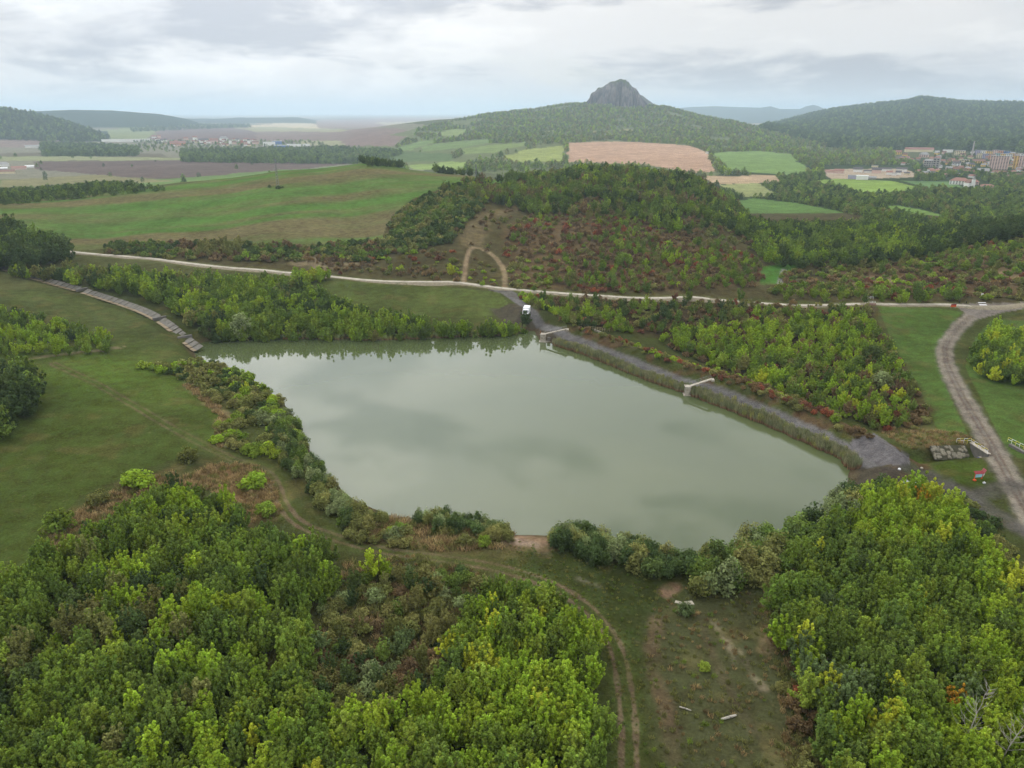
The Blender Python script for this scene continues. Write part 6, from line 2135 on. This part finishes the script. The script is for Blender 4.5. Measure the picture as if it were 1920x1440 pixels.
TOWN = [
    (1870, 318, 30, 24, 'pink', 'grey', 'flat', 'pinkish tower block standing tallest in the town at right', 'tower_block', 10),
    (1903, 317, 10, 24, 'yellow', 'grey', 'flat', 'narrow yellow tower block near the right edge of the town', 'tower_block', 10),
    (1915, 318, 13, 24, 'pink', 'grey', 'flat', 'pink grey tower block at the right edge of the photo', 'tower_block', 10),
    (1796, 346, 30, 12, 'white', 'red', 'hip', 'large white school-like building with red roof below the town', 'school_building', 3),
    (1822, 346, 22, 9, 'pink', 'red', 'hip', 'long pink wing with red roof right of the white school-like building', 'school_building', 2),
    (1795, 324, 17, 11, 'teal', 'brown', 'gable', 'pale teal three storey house below the town', 'apartment_house', 3),
    (1814, 327, 18, 8, 'yellow', 'brown', 'gable', 'yellow long house right of the pale teal one', 'apartment_house', 2),
    (1842, 327, 19, 11, 'pink', 'grey', 'gable', 'pink apartment house left of the yellow house row', 'apartment_house', 3),
    (1870, 328, 20, 8, 'yellow', 'brown', 'gable', 'yellow apartment house below the pinkish tower block', 'apartment_house', 2),
    (1740, 313, 16, 11, 'grey', 'grey', 'flat', 'grey concrete hall left in the town', 'concrete_hall', 3),
    (1753, 317, 11, 19, 'grey', 'grey', 'flat', 'tall grey concrete block beside the grey hall', 'concrete_block', 5),
    (1792, 311, 13, 8, 'white', 'dark', 'gable', 'white house left of the yellow villa', 'apartment_house', 2),
    (1821, 313, 11, 8, 'yellow', 'dark', 'hip', 'yellow villa in the town centre', 'apartment_house', 2),
    (1835, 306, 20, 7, 'yellow', 'brown', 'gable', 'long orange yellow house under the tower blocks', 'apartment_house', 2),
    (1809, 306, 12, 6, 'cream', 'grey', 'flat', 'cream flat-roofed house in the town centre', 'apartment_house', 2),
    (1885, 334, 24, 5, 'white', 'brown', 'gable', 'long white low house below the tower blocks', 'low_house', 0),
    (1910, 334, 10, 9, 'pink', 'brown', 'gable', 'pink house at the right edge below the tower blocks', 'apartment_house', 2),
    (1724, 285, 48, 8, 'cream', 'red', 'gable', 'long row of red roofed houses at the top of the town', 'terrace_row', 0),
    (1686, 277, 13, 4, 'white', 'grey', 'flat', 'white low house at the upper left of the town', 'low_house', 0),
    (1684, 290, 10, 8, 'yellow', 'red', 'gable', 'yellow house at the upper left of the town', 'apartment_house', 2),
    (1697, 294, 8, 7, 'yellow', 'brown', 'gable', 'small yellow house right of the other yellow house', 'apartment_house', 0),
    (1731, 295, 15, 9, 'pink', 'grey', 'hip', 'pale pink villa below the red roofed row', 'apartment_house', 2),
    (1756, 287, 10, 4, 'white', 'grey', 'flat', 'low white hall right of the red roofed row', 'low_house', 0),
    (1776, 286, 16, 5, 'white', 'grey', 'flat', 'white flat house at the top of the town', 'low_house', 0),
    (1798, 291, 16, 8, 'cream', 'grey', 'flat', 'cream flat block at the top of the town', 'apartment_block', 3),
]
for bx in TOWN:
    building(*bx[:8], name=bx[8], floors=bx[9], rz=random.uniform(-12, 12), depth=(13 if 'tower' in bx[8] else None), cat='building')
SKYB = ['lilac', 'white', 'yellow', 'pink', 'orange', 'blue', 'cream', 'lilac', 'orange', 'teal', 'yellow', 'white']
for i, ck in enumerate(SKYB):
    wx_ = 1832 + (i % 6) * 11 + 4 * (i // 6)
    building(wx_, 291 + (i // 6) * 6 + (i % 3), 10, 9, ck, 'grey', 'flat', f'{ck} apartment block in the crowded back row of the town, number {i + 1} from the left' if False else f'{ck} apartment block in the crowded {"back" if i < 6 else "second"} row of the town',
             name='apartment_block', floors=4, rz=random.uniform(-15, 15), cat='building')
for i, (px_, ck) in enumerate(((1896, 'yellow'), (1912, 'white'), (1905, 'orange'))):
    building(px_, 296 + i, 9, 8, ck, 'grey', 'flat', f'{ck} block at the far right of the town skyline', name='apartment_block', floors=3, cat='building')
x, y, z = ground_at(1822, 291)
tag(MB().tube((0, 0, -1), (0, 0, 27), 1.8, 1.1, n=12).tube((0, 0, 27), (0, 0, 28.2), 1.4, 1.4, n=12).build('factory_chimney', bmat((176, 166, 160)), None, (x, y, z)), 'slim grey chimney rising above the town', 'chimney')
x, y, z = ground_at(1822, 352)
root = empty('chapel', (x, y, z), label='small white chapel with a pointed tower below the town', cat='chapel')
MB().box((0, 6, 2.5), (8, 10, 6)).build('nave', bmat(CW['white']), root)
MB().prism([(-4.3, 5.5), (4.3, 5.5), (0, 9.5)], 0.8, 11.3).build('roof', bmat(RW['brown']), root)
MB().box((0, -1.2, 4.5), (3, 3, 11)).build('tower', bmat(CW['white']), root)
MB().box((0, -1.2, 12), (3.2, 3.2, 4), taper=0.05).build('spire', bmat(RW['grey']), root)
building(1850, 352, 22, 6, 'pink', 'red', 'hip', 'pink low house with red roof right of the chapel', name='low_house', cat='building')
# new estate between field and town
EST = [(1608, 323, 14, 7, 'white', 'dark', 'gable', 'white gabled house at the left of the new estate'), (1643, 325, 14, 8, 'pink', 'dark', 'gable', 'pale pink gabled house in the middle of the new estate'),
       (1627, 324, 12, 4, 'white', 'dark', 'gable', 'low white house with dark roof between two taller ones'), (1661, 321, 16, 5, 'white', 'dark', 'gable', 'long white house with dark roof in the new estate'),
       (1690, 322, 16, 6, 'white', 'dark', 'gable', 'white house with dark roof at the right of the new estate'), (1684, 328, 8, 6, 'white', 'dark', 'gable', 'small white gable end right in the new estate'),
       (1667, 328, 9, 6, 'white', 'red', 'gable', 'white house with red roof in the new estate'), (1676, 329, 7, 3, 'white', 'grey', 'flat', 'low white garage in the new estate'),
       (1616, 337, 18, 5, 'white', 'white', 'flat', 'white hall standing on the edge of the light green field'), (1598, 336, 14, 5, 'lilac', 'grey', 'flat', 'bluish hall left of the white one on the field edge'),
       (1635, 336, 12, 4, 'grey', 'grey', 'gable', 'grey shed right of the white hall on the field edge'), (1556, 324, 14, 4, 'pink', 'red', 'gable', 'low reddish house left of the new estate'),
       (1573, 325, 14, 6, 'pink', 'red', 'gable', 'red roofed house left of the new estate'), (1640, 314, 10, 2.5, 'cream', 'grey', 'flat', 'cream row of sheds above the new estate'),
       (1700, 328, 8, 4, 'cream', 'dark', 'gable', 'cream house at the right end of the new estate'), (1326, 288, 5, 3, 'white', 'grey', 'flat', 'small white shed at the corner of the brown field')]
for b_ in EST:
    building(b_[0], b_[1], b_[2] * 1.15, b_[3] * 1.3, *b_[4:], floors=0)
for i in range(16):
    px_ = 1675 + random.random() * 34; py_ = 297 + random.random() * 14
    building(px_, py_, 5 + 3 * random.random(), 5, 'white', random.choice(['brown', 'red', 'dark']), 'gable', 'small white house in the cluster at the left of the town', group='small houses left in the town', rz=random.uniform(-30, 30))
for i in range(90):
    px_ = 1715 + random.random() * 205; py_ = 288 + random.random() * 46
    building(px_, py_, 6 + 4 * random.random(), 5.5, random.choice(['cream', 'white', 'pink', 'yellow', 'grey']), random.choice(['brown', 'red', 'grey']), 'gable', 'small town house half hidden among the trees at right', group='small town houses among trees', rz=random.uniform(-40, 40))
for i, (px_, py_) in enumerate(((1385, 245), (1392, 246), (1399, 245), (1442, 255), (1448, 252), (1456, 254), (1464, 255), (1484, 259), (1540, 262), (1545, 264), (1557, 264), (1563, 266), (1578, 265), (1583, 266))):
    building(px_, py_, 5, 4, 'white' if i % 3 else 'pink', 'red', 'gable', 'tiny red roofed house on the wooded slope above the town', group='houses on the wooded slope', rz=random.uniform(-40, 40))
VILL = [(334, 273, 28, 8, 'orange', 'red', 'gable', 'long orange roofed barn in the village at left', 'barn'), (349, 263, 8, 6, 'pink', 'red', 'gable', 'pink house behind the orange roofed barn', 'house'),
        (366, 263, 8, 8, 'white', 'red', 'gable', 'tall white house with red roof in the village', 'house'), (382, 267, 16, 7, 'white', 'dark', 'gable', 'white house with dark roof in the village', 'house'),
        (402, 269, 14, 9, 'pink', 'red', 'gable', 'pink house left of the big white one in the village', 'house'), (420, 264, 15, 8, 'white', 'grey', 'hip', 'big white building standing highest in the village', 'apartment_house'),
        (432, 271, 5, 7, 'white', 'grey', 'flat', 'narrow white house in the village', 'house'), (440, 270, 8, 5, 'pink', 'brown', 'gable', 'low pink house in the village', 'house'),
        (454, 270, 5, 6, 'red', 'red', 'flat', 'red house in the village', 'house'), (461, 270, 7, 5, 'pink', 'brown', 'gable', 'pink house beside the red one in the village', 'house'),
        (467, 272, 5, 8, 'white', 'grey', 'flat', 'white narrow block at the right of the village', 'house'), (479, 270, 12, 5, 'pink', 'brown', 'gable', 'long pink house at the right end of the village', 'house'),
        (505, 273, 22, 6, 'white', 'white', 'flat', 'white factory hall right of the village', 'factory_hall'), (520, 271, 17, 6, 'blue', 'white', 'flat', 'blue factory hall with white roof right of the village', 'factory_hall'),
        (528, 278, 26, 5, 'blue', 'white', 'flat', 'long blue factory hall below the white one', 'factory_hall'), (560, 275, 42, 4, 'white', 'white', 'flat', 'very long low white shed right of the blue halls', 'factory_hall'),
        (238, 266, 84, 4.5, 'white', 'white', 'flat', 'very long white greenhouse-like shed left of the village', 'long_shed'), (289, 259, 8, 5, 'white', 'red', 'gable', 'white house with red roof behind the long white shed', 'house'),
        (299, 259, 6, 6, 'pink', 'red', 'gable', 'red roofed house behind the long white shed', 'house'), (152, 262, 12, 5, 'white', 'grey', 'gable', 'pale house at the foot of the left hill', 'house'),
        (61, 277, 24, 5, 'white', 'grey', 'gable', 'white farmstead left of the dark tree belt', 'farm_building'), (6, 312, 20, 8, 'white', 'grey', 'hip', 'white roofed barn at the left edge of the photo', 'farm_building'),
        (4, 319, 18, 5, 'grey', 'white', 'gable', 'grey barn with pale roof at the left edge', 'farm_building'), (10, 326, 32, 7, 'cream', 'brown', 'gable', 'cream long barn lowest at the left edge', 'farm_building'),
        (36, 318, 24, 6, 'pink', 'red', 'gable', 'barn with red roof beside the ploughed field', 'farm_building'), (56, 315, 14, 5, 'white', 'white', 'gable', 'white gabled barn at the end of the red roofed one', 'farm_building')]
for b_ in VILL:
    building(*b_[:8], name=b_[8], floors=0, cat='building' if b_[8] != 'house' else None)
for i in range(44):
    px_ = 290 + random.random() * 190; py_ = 263 + random.random() * 12
    building(px_, py_, 4 + 3 * random.random(), 4.5, random.choice(['white', 'white', 'pink', 'cream']), random.choice(['red', 'brown', 'dark']), 'gable', 'small house among the trees of the village at left', group='small village houses', rz=random.uniform(-40, 40))

# ------------------------------------------------------------------ haze: one closed box of even, thin air round everything
mz, nt, out = new_mat('thin_haze')
pv = nt.nodes.new('ShaderNodeVolumePrincipled')
pv.inputs['Color'].default_value = (0.68, 0.85, 1.0, 1)
pv.inputs['Density'].default_value = 1.15e-4
pv.inputs['Anisotropy'].default_value = 0.35
nt.links.new(pv.outputs[0], out.inputs['Volume'])
hb = MB().box((0, 0, 110), (64000, 64000, 340)).build('haze', mz)
tag(hb, 'thin bluish haze filling the air over the valley', None, None, 'stuff')
